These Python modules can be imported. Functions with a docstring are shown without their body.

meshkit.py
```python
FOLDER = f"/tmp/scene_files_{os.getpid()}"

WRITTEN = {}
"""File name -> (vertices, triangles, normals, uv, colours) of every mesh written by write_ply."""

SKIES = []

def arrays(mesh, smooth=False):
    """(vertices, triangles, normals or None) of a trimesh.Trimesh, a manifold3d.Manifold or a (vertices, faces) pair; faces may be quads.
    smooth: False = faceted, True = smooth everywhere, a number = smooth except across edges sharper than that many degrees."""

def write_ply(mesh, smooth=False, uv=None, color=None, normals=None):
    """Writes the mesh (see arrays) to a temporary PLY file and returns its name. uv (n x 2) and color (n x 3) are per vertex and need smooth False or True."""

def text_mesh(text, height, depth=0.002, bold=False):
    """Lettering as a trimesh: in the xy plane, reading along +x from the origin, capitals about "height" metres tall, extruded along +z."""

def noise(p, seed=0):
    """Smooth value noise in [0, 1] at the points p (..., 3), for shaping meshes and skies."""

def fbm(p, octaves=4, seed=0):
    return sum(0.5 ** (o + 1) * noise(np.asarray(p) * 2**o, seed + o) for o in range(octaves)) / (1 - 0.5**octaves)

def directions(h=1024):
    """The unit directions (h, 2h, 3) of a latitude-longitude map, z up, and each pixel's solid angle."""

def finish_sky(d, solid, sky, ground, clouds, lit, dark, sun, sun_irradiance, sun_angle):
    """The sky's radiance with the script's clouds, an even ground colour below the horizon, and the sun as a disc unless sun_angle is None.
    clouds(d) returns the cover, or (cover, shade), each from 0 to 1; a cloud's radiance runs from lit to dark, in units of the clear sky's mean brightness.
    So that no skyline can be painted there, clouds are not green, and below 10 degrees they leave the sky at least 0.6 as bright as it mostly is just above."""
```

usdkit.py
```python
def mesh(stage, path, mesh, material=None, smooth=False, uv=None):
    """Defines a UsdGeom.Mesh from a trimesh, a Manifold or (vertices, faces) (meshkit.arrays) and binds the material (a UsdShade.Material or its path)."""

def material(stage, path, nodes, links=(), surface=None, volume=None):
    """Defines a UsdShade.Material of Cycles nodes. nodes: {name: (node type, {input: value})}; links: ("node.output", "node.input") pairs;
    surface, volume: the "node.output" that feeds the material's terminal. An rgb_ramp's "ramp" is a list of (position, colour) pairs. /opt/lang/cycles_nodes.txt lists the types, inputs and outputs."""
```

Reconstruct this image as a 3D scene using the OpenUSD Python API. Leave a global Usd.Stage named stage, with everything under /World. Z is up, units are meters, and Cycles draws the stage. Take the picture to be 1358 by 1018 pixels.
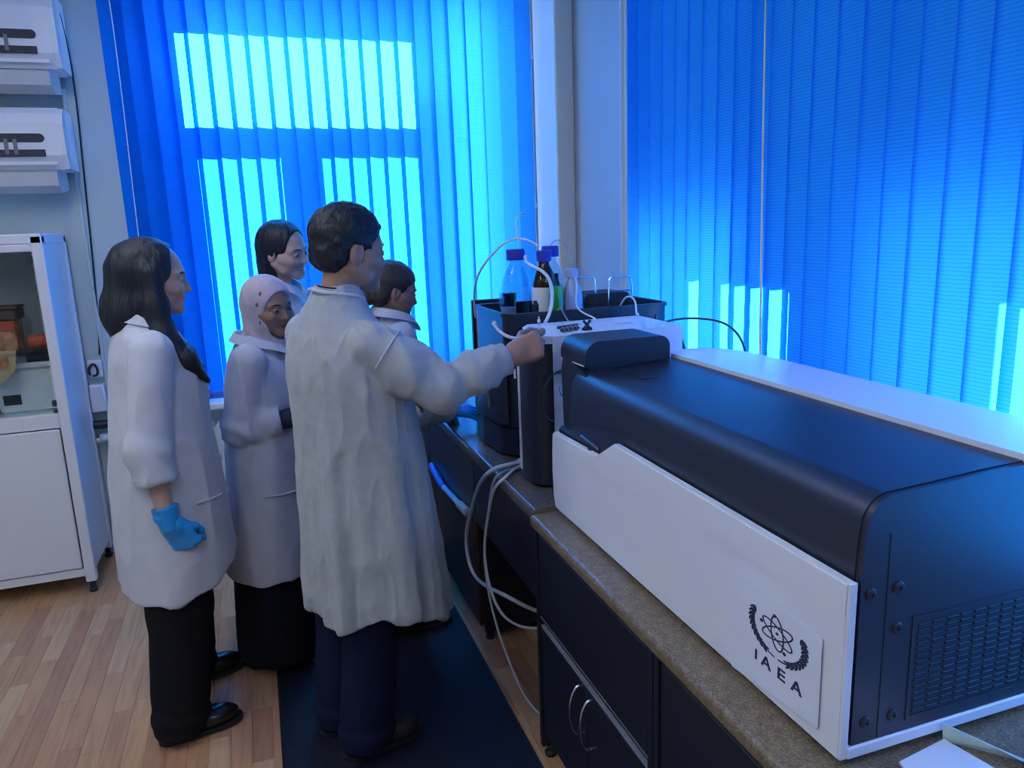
import math, random
import numpy as np, trimesh, manifold3d as m3, usdkit, meshkit
from scipy.interpolate import PchipInterpolator
from shapely.geometry import Polygon, Point, LineString
from shapely import affinity
from shapely.ops import unary_union
from pxr import Usd, UsdGeom, UsdLux, Gf, Sdf

stage = Usd.Stage.CreateInMemory()
UsdGeom.SetStageUpAxis(stage, 'Z'); UsdGeom.SetStageMetersPerUnit(stage, 1.0)
UsdGeom.Xform.Define(stage, '/World')

# ---------------------------------------------------------------- camera
cam = UsdGeom.Camera.Define(stage, '/World/camera')
cam.CreateHorizontalApertureAttr(36.0); cam.CreateFocalLengthAttr(36.0 * 1000 / 1358)
cam.CreateClippingRangeAttr((0.05, 200.0))
cam.AddTransformOp().Set(Gf.Matrix4d(0.9458, -0.3227, -0.0358, 0, 0.1005, 0.1860, 0.9774, 0,
                                     -0.3087, -0.9281, 0.2083, 0, 0, 0, 1.62, 1).GetOrthonormalized())
cam.CreateExposureAttr(1.3)

# ---------------------------------------------------------------- sky, sun, room lamps
dome = UsdLux.DomeLight.Define(stage, '/World/sky'); dome.CreateIntensityAttr(0.75); dome.CreateColorAttr((0.70, 0.85, 1.0))
sun = UsdLux.DistantLight.Define(stage, '/World/sun'); sun.CreateAngleAttr(0.6); sun.CreateNormalizeAttr(True)
sun.CreateIntensityAttr(14.0); sun.CreateColorAttr((1.0, 0.97, 0.92))
SUN = np.array([0.46, 0.75, 0.47]); SUN = SUN / np.linalg.norm(SUN)      # towards the sun


def aim(prim, z):                                                       # a light shines along its own -z
    z = np.asarray(z, float) / np.linalg.norm(z); x = np.cross([0, 0, 1.0], z)
    x = x / np.linalg.norm(x) if np.linalg.norm(x) > 1e-6 else np.array([1.0, 0, 0])
    y = np.cross(z, x)
    return Gf.Matrix4d(*x, 0, *y, 0, *z, 0, 0, 0, 0, 1)


sun.AddTransformOp().Set(aim(sun, SUN))
LAMP_POWER = 6.0
LAMP_COLOR = (0.86, 0.90, 1.0)
LAMPS = [(-0.75, 2.3), (-0.75, 0.2), (-1.9, 1.2), (0.6, -1.2)]            # four ceiling luminaires, 1.2 x 0.3 m

# ---------------------------------------------------------------- helpers: meshes
def box(lo, hi, c=0.0):
    lo, hi = np.minimum(lo, hi).astype(float), np.maximum(lo, hi).astype(float)
    if c <= 0:
        m = trimesh.creation.box(hi - lo); m.apply_translation((lo + hi) / 2); return m
    c = min(c, *(0.45 * (hi - lo))); pts = []
    for i in range(8):
        k = np.array([(i >> a) & 1 for a in range(3)]); p = np.where(k, hi, lo); s = np.where(k, -1, 1) * c
        for a in range(3):
            q = p + s; q[a] = p[a]; pts.append(q)
    return trimesh.Trimesh(pts).convex_hull


def cat(*ms):
    return trimesh.util.concatenate([m if isinstance(m, trimesh.Trimesh) else tm(m) for m in ms])


def tm(m):
    d = m.to_mesh(); return trimesh.Trimesh(np.array(d.vert_properties[:, :3]), np.array(d.tri_verts), process=False)


def mani(t):
    return m3.Manifold(m3.Mesh(vert_properties=np.asarray(t.vertices, np.float32), tri_verts=np.asarray(t.faces, np.uint32)))


def minus(a, *bs):
    a = mani(a)
    for b in bs:
        a = a - mani(b)
    return tm(a)


def spline(pts, n=8):
    p = np.asarray(pts, float)
    if len(p) < 3:
        return np.linspace(p[0], p[-1], n)
    t = np.r_[0, np.cumsum(np.linalg.norm(np.diff(p, axis=0), axis=1) ** 0.5)]
    from scipy.interpolate import CubicSpline
    return CubicSpline(t, p)(np.linspace(0, t[-1], n * (len(p) - 1) + 1))


def tube(path, r, k=8, smooth=True, n=8):
    p = spline(path, n) if smooth else np.asarray(path, float)
    r = np.broadcast_to(np.asarray(r, float), len(p)) if np.ndim(r) == 0 else np.interp(np.linspace(0, 1, len(p)), np.linspace(0, 1, len(r)), r)
    T = np.gradient(p, axis=0); T /= np.linalg.norm(T, axis=1, keepdims=True)
    u = np.cross(T[0], [0.3, 0.2, 0.93]); u /= np.linalg.norm(u); V = []
    a = np.arange(k) / k * 2 * np.pi
    for i in range(len(p)):
        u = u - T[i] * (u @ T[i]); u /= np.linalg.norm(u); w = np.cross(T[i], u)
        V.append(p[i] + r[i] * (np.cos(a)[:, None] * u + np.sin(a)[:, None] * w))
    V = np.vstack(V + [p[:1], p[-1:]]); F = []
    for i in range(len(p) - 1):
        for j in range(k):
            a0, a1, b0, b1 = i * k + j, i * k + (j + 1) % k, (i + 1) * k + j, (i + 1) * k + (j + 1) % k
            F += [[a0, a1, b1], [a0, b1, b0]]
    e = len(p) * k
    for j in range(k):
        F += [[e, (j + 1) % k, j], [e + 1, e - k + j, e - k + (j + 1) % k]]
    return trimesh.Trimesh(V, F, process=False)


def lathe(prof, n=28, at=(0, 0, 0)):
    m = trimesh.creation.revolve(np.asarray(prof, float), sections=n); m.apply_translation(at); return m


def extrude(poly, h, axis='z', at=0.0):
    """poly in the plane across the axis: z -> (x, y); x -> (y, z); y -> (x, z). Thickness h from at."""
    ps = getattr(poly, 'geoms', [poly]); m = trimesh.util.concatenate([trimesh.creation.extrude_polygon(q, h, engine='earcut') for q in ps])
    v = m.vertices.copy()
    if axis == 'x': v = np.c_[v[:, 2] + at, v[:, 0], v[:, 1]]
    elif axis == 'y': v = np.c_[v[:, 0], v[:, 2] + at, v[:, 1]]
    else: v = v + [0, 0, at]
    f = m.faces if axis != 'y' else m.faces[:, ::-1]
    return trimesh.Trimesh(v, f, process=False)


def bar(a, b, r, k=10):
    return tube([a, b], r, k, smooth=False)


# ---------------------------------------------------------------- helpers: the scene tree
used = {}


def free(path):
    n = used.get(path, -1) + 1; used[path] = n
    return path if n == 0 else f'{path}_{n:03d}'


def keys(p, **kw):
    for k, v in kw.items():
        if v: p.SetCustomDataByKey(k, v)
    return p


class Thing:
    """An Xform at the thing's base; its parts are given in world coordinates (or local=True)."""
    def __init__(s, name, label=None, category=None, loc=(0, 0, 0), rz=0.0, group=None, kind=None):
        s.path = free('/World/' + name); s.loc = np.array(loc, float); s.rz = rz
        x = UsdGeom.Xform.Define(stage, s.path); x.AddTranslateOp().Set(Gf.Vec3d(*map(float, loc)))
        if rz: x.AddRotateZOp().Set(float(rz))
        s.prim = keys(x.GetPrim(), label=label, category=category, group=group, kind=kind)

    def local(s, p):
        a = np.radians(-s.rz); p = np.asarray(p, float) - s.loc
        return p @ np.array([[np.cos(a), -np.sin(a), 0], [np.sin(a), np.cos(a), 0], [0, 0, 1]]).T

    def part(s, name, mesh, mat, under=None, smooth=False, label=None, local=False, kind=None):
        path = free((under or s.path) + '/' + name)
        v, f = np.array(mesh.vertices), np.array(mesh.faces)
        if not local: v = s.local(v)
        g = usdkit.mesh(stage, path, trimesh.Trimesh(v, f, process=False), M[mat], smooth=smooth)
        g.CreateDoubleSidedAttr(True); keys(g.GetPrim(), label=label, kind=kind)
        return path

    def copy(s, label, loc, rz=0.0, group=None):
        name = s.path.rsplit('/', 1)[1]
        path = free('/World/' + name); x = UsdGeom.Xform.Define(stage, path)
        x.AddTranslateOp().Set(Gf.Vec3d(*map(float, loc)))
        if rz: x.AddRotateZOp().Set(float(rz))
        p = x.GetPrim(); p.GetReferences().AddInternalReference(s.path)
        p.SetInstanceable(True); keys(p, label=label, category=s.prim.GetCustomDataByKey('category'), group=group)


def single(name, mesh, mat, label=None, category=None, group=None, kind=None, smooth=False):
    path = free('/World/' + name)
    g = usdkit.mesh(stage, path, mesh, M[mat], smooth=smooth); g.CreateDoubleSidedAttr(True)
    keys(g.GetPrim(), label=label, category=category, group=group, kind=kind)
    return path


# ---------------------------------------------------------------- materials
M = {}
UsdGeom.Scope.Define(stage, '/World/Looks')


def look(name, nodes, links=(), surface='p.BSDF'):
    M[name] = usdkit.material(stage, '/World/Looks/' + name, nodes, links, surface)


def plain(name, col, rough=0.5, metal=0.0, noise=None, var=0.06, bump=0.0, bscale=200.0, **kw):
    p = dict(base_color=col, roughness=rough, metallic=metal); p.update(kw)
    nodes = {'p': ('principled_bsdf', p)}; links = []
    if noise or bump: nodes['g'] = ('texture_coordinate', {})
    if noise:
        c = np.array(col)
        nodes['n'] = ('noise_texture', dict(scale=noise, detail=4.0)); nodes['r'] = ('rgb_ramp', dict(ramp=[(0.3, tuple(c * (1 - var))), (0.7, tuple(np.minimum(c * (1 + var), 1)))]))
        links += [('g.object', 'n.vector'), ('n.fac', 'r.fac'), ('r.color', 'p.base_color')]
    if bump:
        nodes['bn'] = ('noise_texture', dict(scale=bscale, detail=3.0)); nodes['b'] = ('bump', dict(strength=bump, distance=0.002))
        links += [('g.object', 'bn.vector'), ('bn.fac', 'b.height'), ('b.normal', 'p.normal')]
    look(name, nodes, links)


plain('wall_paint', (0.50, 0.62, 0.62), 0.6, noise=3.0, var=0.05, bump=0.1, bscale=60)
plain('white_paint', (0.80, 0.82, 0.84), 0.45)
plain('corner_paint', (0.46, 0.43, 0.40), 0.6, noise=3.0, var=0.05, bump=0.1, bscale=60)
plain('cream_paint', (0.74, 0.70, 0.60), 0.5)
plain('curtain_cloth', (0.78, 0.80, 0.80), 0.8, noise=40, var=0.04)
plain('ceiling_paint', (0.80, 0.80, 0.80), 0.9)
plain('cabinet_white', (0.74, 0.76, 0.80), 0.32)
plain('cabinet_inside', (0.55, 0.57, 0.58), 0.5)
plain('dark_gap', (0.03, 0.035, 0.045), 0.6)
plain('plastic_white', (0.78, 0.80, 0.83), 0.35)
plain('instrument_white', (0.76, 0.79, 0.85), 0.38, bump=0.05, bscale=900)
plain('instrument_black', (0.018, 0.023, 0.044), 0.38, bump=0.12, bscale=1400, specular_ior_level=0.6)
plain('instrument_charcoal', (0.020, 0.025, 0.042), 0.42, specular_ior_level=0.4)
plain('instrument_grey', (0.16, 0.17, 0.20), 0.45)
plain('rubber_black', (0.012, 0.012, 0.015), 0.6)
plain('mat_rubber', (0.006, 0.008, 0.020), 0.6, bump=0.35, bscale=260, specular_ior_level=0.35)
plain('bench_navy', (0.016, 0.018, 0.030), 0.30, bump=0.05, bscale=400)
plain('bench_edge', (0.22, 0.24, 0.30), 0.3)
plain('brown_wood', (0.060, 0.032, 0.022), 0.5, noise=9, var=0.35)
plain('chrome', (0.75, 0.77, 0.80), 0.16, metal=1.0)
plain('cable_black', (0.015, 0.018, 0.03), 0.45)
plain('hose_white', (0.72, 0.75, 0.80), 0.35)
plain('hose_thin', (0.45, 0.48, 0.55), 0.35)
plain('hose_blue', (0.04, 0.16, 0.62), 0.45)
plain('ink', (0.020, 0.028, 0.075), 0.7)
plain('paper', (0.80, 0.82, 0.86), 0.7)
plain('label_paper', (0.74, 0.79, 0.88), 0.55)
plain('cap_blue', (0.03, 0.035, 0.42), 0.35)
plain('red_plastic', (0.62, 0.10, 0.05), 0.4)
plain('orange_print', (0.75, 0.28, 0.13), 0.5, noise=22, var=0.6)
plain('brown_box', (0.12, 0.06, 0.05), 0.5)
plain('tan_card', (0.62, 0.45, 0.26), 0.7)
plain('amber_glass', (0.030, 0.012, 0.008), 0.08)
plain('green_liquid', (0.05, 0.36, 0.06), 0.15)
plain('blue_liquid', (0.30, 0.42, 0.68), 0.15)
plain('sky_plastic', (0.35, 0.45, 0.66), 0.3)
plain('radiator_paint', (0.66, 0.69, 0.72), 0.35)
plain('plank_dark', (0.05, 0.03, 0.02), 0.6)


def glassy(name, tint, gloss=0.04):
    look(name, {'t': ('transparent_bsdf', dict(color=tint)), 'g': ('glossy_bsdf', dict(color=(1, 1, 1), roughness=gloss)), 'f': ('layer_weight', dict(blend=0.06)),
                'm': ('mix_closure', {})}, [('f.facing', 'm.fac'), ('t.BSDF', 'm.closure1'), ('g.BSDF', 'm.closure2')], 'm.closure')


glassy('window_glass', (0.95, 0.97, 0.97)); glassy('tinted_glass', (0.50, 0.60, 0.60)); glassy('bottle_glass', (0.86, 0.90, 0.92))
glassy('cabinet_glass', (0.86, 0.90, 0.90))
for nm, k in (('frosted_glass', 0.50), ('milk_glass', 0.042)):
    look(nm, {'t': ('translucent_bsdf', dict(color=(k * .94, k, k * 1.03))), 'd': ('diffuse_bsdf', dict(color=(0.5, 0.5, 0.5))), 'm': ('mix_closure', dict(fac=0.3))},
         [('t.BSDF', 'm.closure1'), ('d.BSDF', 'm.closure2')], 'm.closure')
look('lamp_diffuser', {'e': ('emission', dict(color=LAMP_COLOR, strength=LAMP_POWER))}, [], 'e.emission')

# blue blind cloth: lets daylight through; the weave shows as fine level threads
look('blind_cloth', {'g': ('geometry', {}), 'mp': ('mapping', dict(scale=(3.0, 3.0, 1.0))), 'w': ('wave_texture', dict(wave_type='bands', bands_direction='z', scale=34.0, distortion=1.8, detail=2.0, detail_scale=1.5)),
                     'o': ('object_info', {}),
                     'rt': ('rgb_ramp', dict(ramp=[(0.0, (0.018, 0.225, 0.76)), (0.30, (0.022, 0.290, 0.96)), (1.0, (0.023, 0.305, 1.0))])),
                     'rd': ('rgb_ramp', dict(ramp=[(0.0, (0.003, 0.165, 0.64)), (0.30, (0.004, 0.215, 0.80)), (1.0, (0.004, 0.225, 0.84))])),
                     't': ('translucent_bsdf', {}), 'd': ('diffuse_bsdf', dict(roughness=0.3)), 'm': ('mix_closure', dict(fac=0.55))},
     [('g.position', 'mp.vector'), ('mp.vector', 'w.vector'), ('w.fac', 'rt.fac'), ('w.fac', 'rd.fac'), ('rt.color', 't.color'), ('rd.color', 'd.color'),
      ('t.BSDF', 'm.closure1'), ('d.BSDF', 'm.closure2')], 'm.closure')

# laminate strips, a few tones
PLANK = [(0.52, 0.285, 0.145), (0.57, 0.335, 0.175), (0.49, 0.26, 0.135), (0.44, 0.225, 0.125), (0.60, 0.37, 0.195), (0.53, 0.30, 0.16)]
for i, c in enumerate(PLANK):
    c = np.array(c)
    look(f'plank_{i}', {'g': ('texture_coordinate', {}), 'mp': ('mapping', dict(scale=(34.0, 2.2, 30.0), location=(i * 7.0, i * 3.0, 0))), 'n': ('noise_texture', dict(scale=1.6, detail=5.0, distortion=0.6)),
                        'r': ('rgb_ramp', dict(ramp=[(0.25, tuple(c * 0.72)), (0.55, tuple(c)), (0.8, tuple(c * 1.12))])), 'p': ('principled_bsdf', dict(roughness=0.34))},
         [('g.object', 'mp.vector'), ('mp.vector', 'n.vector'), ('n.fac', 'r.fac'), ('r.color', 'p.base_color')])


def speckle(name, a, b, c, rough):
    look(name, {'g': ('texture_coordinate', {}), 'n': ('noise_texture', dict(scale=230.0, detail=2.0)), 'n2': ('noise_texture', dict(scale=60.0, detail=3.0)), 'mx': ('mix', dict(fac=0.35)),
                'r': ('rgb_ramp', dict(ramp=[(0.36, a), (0.5, b), (0.64, c)])), 'p': ('principled_bsdf', dict(roughness=rough))},
         [('g.object', 'n.vector'), ('g.object', 'n2.vector'), ('n.color', 'mx.color1'), ('n2.color', 'mx.color2'), ('mx.color', 'r.fac'), ('r.color', 'p.base_color')])


speckle('worktop_tan', (0.075, 0.056, 0.034), (0.185, 0.142, 0.092), (0.33, 0.265, 0.18), 0.34)
speckle('worktop_brown', (0.085, 0.066, 0.055), (0.15, 0.118, 0.098), (0.23, 0.185, 0.155), 0.20)
plain('film_green', (0.52, 0.66, 0.60), 0.35)
look('clear_liquid', {'t': ('transparent_bsdf', dict(color=(0.82, 0.88, 0.92))), 'g': ('glossy_bsdf', dict(color=(1, 1, 1), roughness=.03)), 'm': ('mix_closure', dict(fac=0.06))}, [('t.BSDF', 'm.closure1'), ('g.BSDF', 'm.closure2')], 'm.closure')

# ================================================================ the room
XL, XR, YB, YF, ZC = -2.6, 1.60, 4.22, -2.6, 3.0                         # inner faces of the walls; ceiling height
W1 = (-0.28, 1.38, 0.80, 2.86)                                          # left window opening: x0, x1, z0, z1
W2 = (0.35, 2.92, 0.98, 2.80)                                           # right window opening: y0, y1, z0, z1
S_ = 'structure'
wall_b = minus(box((XL - .3, YB, 0), (XR + .3, YB + .14, ZC)), box((W1[0], YB - 1, W1[2]), (W1[1], YB + 1, W1[3])))
single('wall_back', wall_b, 'wall_paint', kind=S_)
wall_r = minus(box((XR, YF, 0), (XR + .14, YB, ZC)), box((XR - 1, W2[0], W2[2]), (XR + 1, W2[1], W2[3])))
single('wall_right', wall_r, 'corner_paint', kind=S_)
single('wall_left', box((XL - .14, YF, 0), (XL, YB, ZC)), 'wall_paint', kind=S_)
single('wall_front', box((XL - .14, YF - .14, 0), (XR + .14, YF, ZC)), 'wall_paint', kind=S_)
single('ceiling', box((XL - .14, YF - .14, ZC), (XR + .14, YB + .14, ZC + .12)), 'ceiling_paint', kind=S_)

single('baseboard_back', box((XL, YB - .018, 0), (XR, YB, .07), .004), 'white_paint', kind=S_)
single('baseboard_left', box((XL, YF, 0), (XL + .018, YB - .02, .07), .004), 'white_paint', kind=S_)
# floor: laminate strips along y, pieces of 0.3-0.5 m, each with its own edges
rng = random.Random(11)
floor = Thing('floor', kind=S_)
floor.part('subfloor', box((XL - .14, YF - .14, -.06), (XR + .14, YB + .14, -.012)), 'plank_dark')
pieces, far = [], {}
sw, x, row = 0.066, XL, 0
while x < XR - 1e-6:
    x1 = min(x + sw, XR); y = YF - rng.random() * .4
    while y < YB:
        ln = rng.choice([.28, .36, .42, .48]); y0, y1 = max(y, YF), min(y + ln, YB)
        if y1 - y0 > .01:
            k = rng.randrange(6)
            b = box((x + .0003, y0 + .0003, -.012), (x1 - .0003, y1 - .0003, rng.uniform(-.0003, 0)), .0006)
            cx, cy = (x + x1) / 2, (y0 + y1) / 2
            seen = (cy > 1.95 and x > -1.30 - .13 * (cy - 3) and cx < (.98 if cy < 2.7 else .70) and not (-.03 < cx < .64 and cy < 3.3) and (cy > 2.1 or cx > .6 or cx > -.35)
                    and cy < 3.9)
            (pieces.append((b, k)) if seen and len(pieces) < 292 else far.setdefault(k, []).append(b))
        y += ln
    x = x1; row += 1
for b, k in pieces:
    floor.part('plank', b, f'plank_{k}')
for k in sorted(far):
    floor.part('planks', cat(*far[k]), f'plank_{k}', kind='stuff')


def frame_bars(axis, at, rects, outer, depth=.06):
    """A window frame with the given glass rectangles left open; axis is the direction across the glass."""
    poly = Polygon([(outer[0], outer[2]), (outer[1], outer[2]), (outer[1], outer[3]), (outer[0], outer[3])])
    for r in rects:
        poly = poly.difference(Polygon([(r[0], r[2]), (r[1], r[2]), (r[1], r[3]), (r[0], r[3])]))
    return extrude(poly, depth, axis, at)


# left window: three sashes, the upper lights clear, the lower ones film-tinted, the outermost strip frosted
win1 = Thing('window_1', kind=S_, loc=(0.5, YB + .1, W1[2]))
dx, dz = 0.135, .14                                                     # how far sun shadows shift between frame and blind
r1 = [(-.13, 1.045, 2.24, 2.70), (-.09, .33, .86, 2.13), (.50, 1.045, .86, 2.13), (1.10, 1.34, .86, 2.80)]
win1.part('window_frame', frame_bars('y', YB + .06, r1, W1), 'white_paint')
for r, g in zip(r1, ('window_glass', 'tinted_glass', 'tinted_glass', 'frosted_glass')):
    win1.part('pane', box((r[0], YB + .085, r[2]), (r[1], YB + .089, r[3])) if g != 'frosted_glass' else
              trimesh.Trimesh([(r[0], YB + .087, r[2]), (r[1], YB + .087, r[2]), (r[1], YB + .087, r[3]), (r[0], YB + .087, r[3])], [[0, 1, 2], [0, 2, 3]]), g)
win1.part('window_sill', box((W1[0] - .1, YB - .16, .735), (W1[1] + .1, YB + .05, .775), .008), 'white_paint')
# right window: small clear lights low down, frosted film above and between
win2 = Thing('window_2', kind=S_, loc=(XR + .1, 1.6, W2[2]))
clear2 = [(.45, 1.55, 1.02, 1.64), (2.13, 2.575, 1.02, 1.62), (2.60, 2.80, 1.02, 1.62)]
frost2 = [(.45, 1.55, 1.70, 2.74), (1.61, 2.07, 1.02, 2.74), (2.13, 2.80, 1.68, 2.74)]
win2.part('window_frame', frame_bars('x', XR + .06, clear2 + frost2, W2), 'white_paint')
for r in clear2:
    win2.part('pane', box((XR + .085, r[0], r[2]), (XR + .089, r[1], r[3])), 'window_glass')
for r in frost2:
    win2.part('pane', trimesh.Trimesh([(XR + .087, r[0], r[2]), (XR + .087, r[1], r[2]), (XR + .087, r[1], r[3]), (XR + .087, r[0], r[3])], [[0, 1, 2], [0, 2, 3]]), 'milk_glass')


# vertical blinds: every slat a curved strip of cloth in its own carrier
def blind(label, n, pitch, start, along, across, z0, z1, turn, seed, weights, jit=5):
    """along: unit vector of the rail; across: unit vector into the room."""
    rg = random.Random(seed); along, across, start = (np.array(q, float) for q in (along, across, start))
    t = Thing('vertical_blind', label, 'window blind', loc=(*(start + along * pitch * n / 2)[:2], z0))
    a, b = start + across * -.03, start + along * (pitch * n + .02) + across * .03
    t.part('head_rail', box((*a[:2], z1 + .012), (*b[:2], z1 + .055), .004), 'white_paint')
    for i in range(n):
        c = start + along * (pitch * (i + .5)); th = math.radians(turn + rg.uniform(-jit, jit)); w = pitch * 1.14
        u = along * math.cos(th) + across * math.sin(th); v = -along * math.sin(th) + across * math.cos(th)
        cols, rows = 7, 9; V = []; sway = rg.uniform(-.004, .004)
        for r_ in range(rows):
            h = r_ / (rows - 1); z = z1 - h * (z1 - z0); s = sway * h * h
            for q in np.linspace(-.5, .5, cols):
                p = c + u * (q * w) + v * (.006 * (1 - 4 * q * q)) + along * s
                V.append((p[0], p[1], z))
        F = [[r_ * cols + q, r_ * cols + q + 1, (r_ + 1) * cols + q + 1] for r_ in range(rows - 1) for q in range(cols - 1)]
        F += [[r_ * cols + q, (r_ + 1) * cols + q + 1, (r_ + 1) * cols + q] for r_ in range(rows - 1) for q in range(cols - 1)]
        sl = t.part('slat', trimesh.Trimesh(V, F, process=False), 'blind_cloth', smooth=True)
        t.part('carrier', box(tuple(np.r_[c[:2] - .006, z1 - .004]), tuple(np.r_[c[:2] + .006, z1 + .014])), 'white_paint', under=sl)
        if weights:
            hem = [c + u * (q * w) + v * (.006 * (1 - 4 * q * q) + .0015) for q in np.linspace(-.48, .48, 5)]
            hm = tube([(p[0], p[1], z0 + .018) for p in hem], .002, 4, smooth=False)
            hm.vertices[:, 2] = z0 + .018 + (hm.vertices[:, 2] - z0 - .018) * 9
            t.part('hem_weight', hm, 'hose_blue', under=sl)
    return t


bl = blind('blue vertical blind closed over the left window behind the group of people', 23, .0905, (-.55, 4.10, 0), (1, 0, 0), (0, -1, 0), .79, 2.82, 9, 3, True)
bl.part('bead_chain', tube([(-.50, 4.05, 2.80), (-.50, 4.05, 1.9), (-.495, 4.05, 1.1), (-.48, 4.05, 1.06)], .0022, 6), 'plastic_white')
br = blind('blue vertical blind closed over the right window behind the long black and white instrument', 36, .0905, (1.50, -.375, 0), (0, 1, 0), (-1, 0, 0), .86, 2.82, 6, 5, False, 2.0)
br.part('control_wand', tube([(1.455, 1.97, 2.80), (1.455, 1.955, 1.9), (1.455, 1.93, 1.13)], [.002, .003, .0045], 8), 'cream_paint')

# heating riser, boxed pipe and curtain in the corner between the windows
riser = Thing('heating_pipe', 'thin white heating pipe standing in the corner beside the left blind', 'pipe', loc=(1.545, 4.185, 0))
riser.part('pipe', bar((1.565, 4.185, 0), (1.565, 4.185, 3.0), .013, 12), 'white_paint')
for z in (.6, 1.7, 2.5):
    riser.part('pipe_clip', box((1.548, 4.168, z), (1.582, 4.22, z + .03), .003), 'white_paint')
pipe2 = Thing('drain_pipe', 'thick cream pipe standing in the corner behind the bottle tray', 'pipe', loc=(1.56, 4.06, 0))
pipe2.part('pipe', bar((1.568, 4.005, 0), (1.568, 4.005, 3.0), .030, 18), 'cream_paint')
pipe2.part('pipe_collar', lathe([(0, 0), (.037, 0), (.037, .05), (0, .05)], 18, (1.562, 4.005, 2.1)), 'cream_paint')
single('trim_1', box((1.50, 3.66, 0), (1.60, 3.96, 3.0), .006), 'cream_paint', kind=S_)
cv = []
for i, s in enumerate(np.linspace(0, 1, 40)):
    cv.append((1.575 + .012 * math.sin(s * 20), 2.96 + s * .14))
cp = LineString(cv).buffer(.0025, cap_style=2)
single('curtain', extrude(cp, 2.1, 'z', .84), 'cream_paint', 'narrow cream curtain strip hanging at the left edge of the right blind', 'curtain', smooth=40)
single('trim_2', box((XR - .02, 2.93, .90), (XR, 3.0, 2.90), .004), 'cream_paint', kind=S_)

# radiator under the left window
rad = Thing('radiator', 'white sectional radiator on the wall under the left window', 'radiator', loc=(.35, 4.12, .12))
for i in range(11):
    x0 = -.27 + i * .098
    m = cat(box((x0, 4.07, .14), (x0 + .052, 4.17, .66), .014), box((x0 - .02, 4.10, .17), (x0 + .075, 4.14, .21)), box((x0 - .02, 4.10, .59), (x0 + .075, 4.14, .63)))
    rad.part('section', m, 'radiator_paint')
rad.part('bracket', box((.1, 4.16, .3), (.14, 4.216, .5)), 'radiator_paint')
rad.part('feed_pipe', tube([(-.30, 4.12, .19), (-.40, 4.12, .19), (-.42, 4.12, .1), (-.42, 4.12, 0)], .011, 8), 'radiator_paint')

for i, (lx, ly) in enumerate(LAMPS):
    t = Thing('ceiling_lamp', None, 'lamp', loc=(lx, ly, 2.93))
    keys(t.prim, label=['flat white ceiling lamp above the woman with long hair', 'flat white ceiling lamp above the open floor near the camera', 'flat white ceiling lamp by the left wall',
                        'flat white ceiling lamp over the near end of the bench'][i])
    t.part('housing', minus(box((lx - .16, ly - .61, 2.93), (lx + .16, ly + .61, 3.0), .006), box((lx - .145, ly - .595, 2.90), (lx + .145, ly + .595, 2.96))), 'white_paint')
    t.part('diffuser', box((lx - .144, ly - .594, 2.938), (lx + .144, ly + .594, 2.946)), 'lamp_diffuser')

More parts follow.
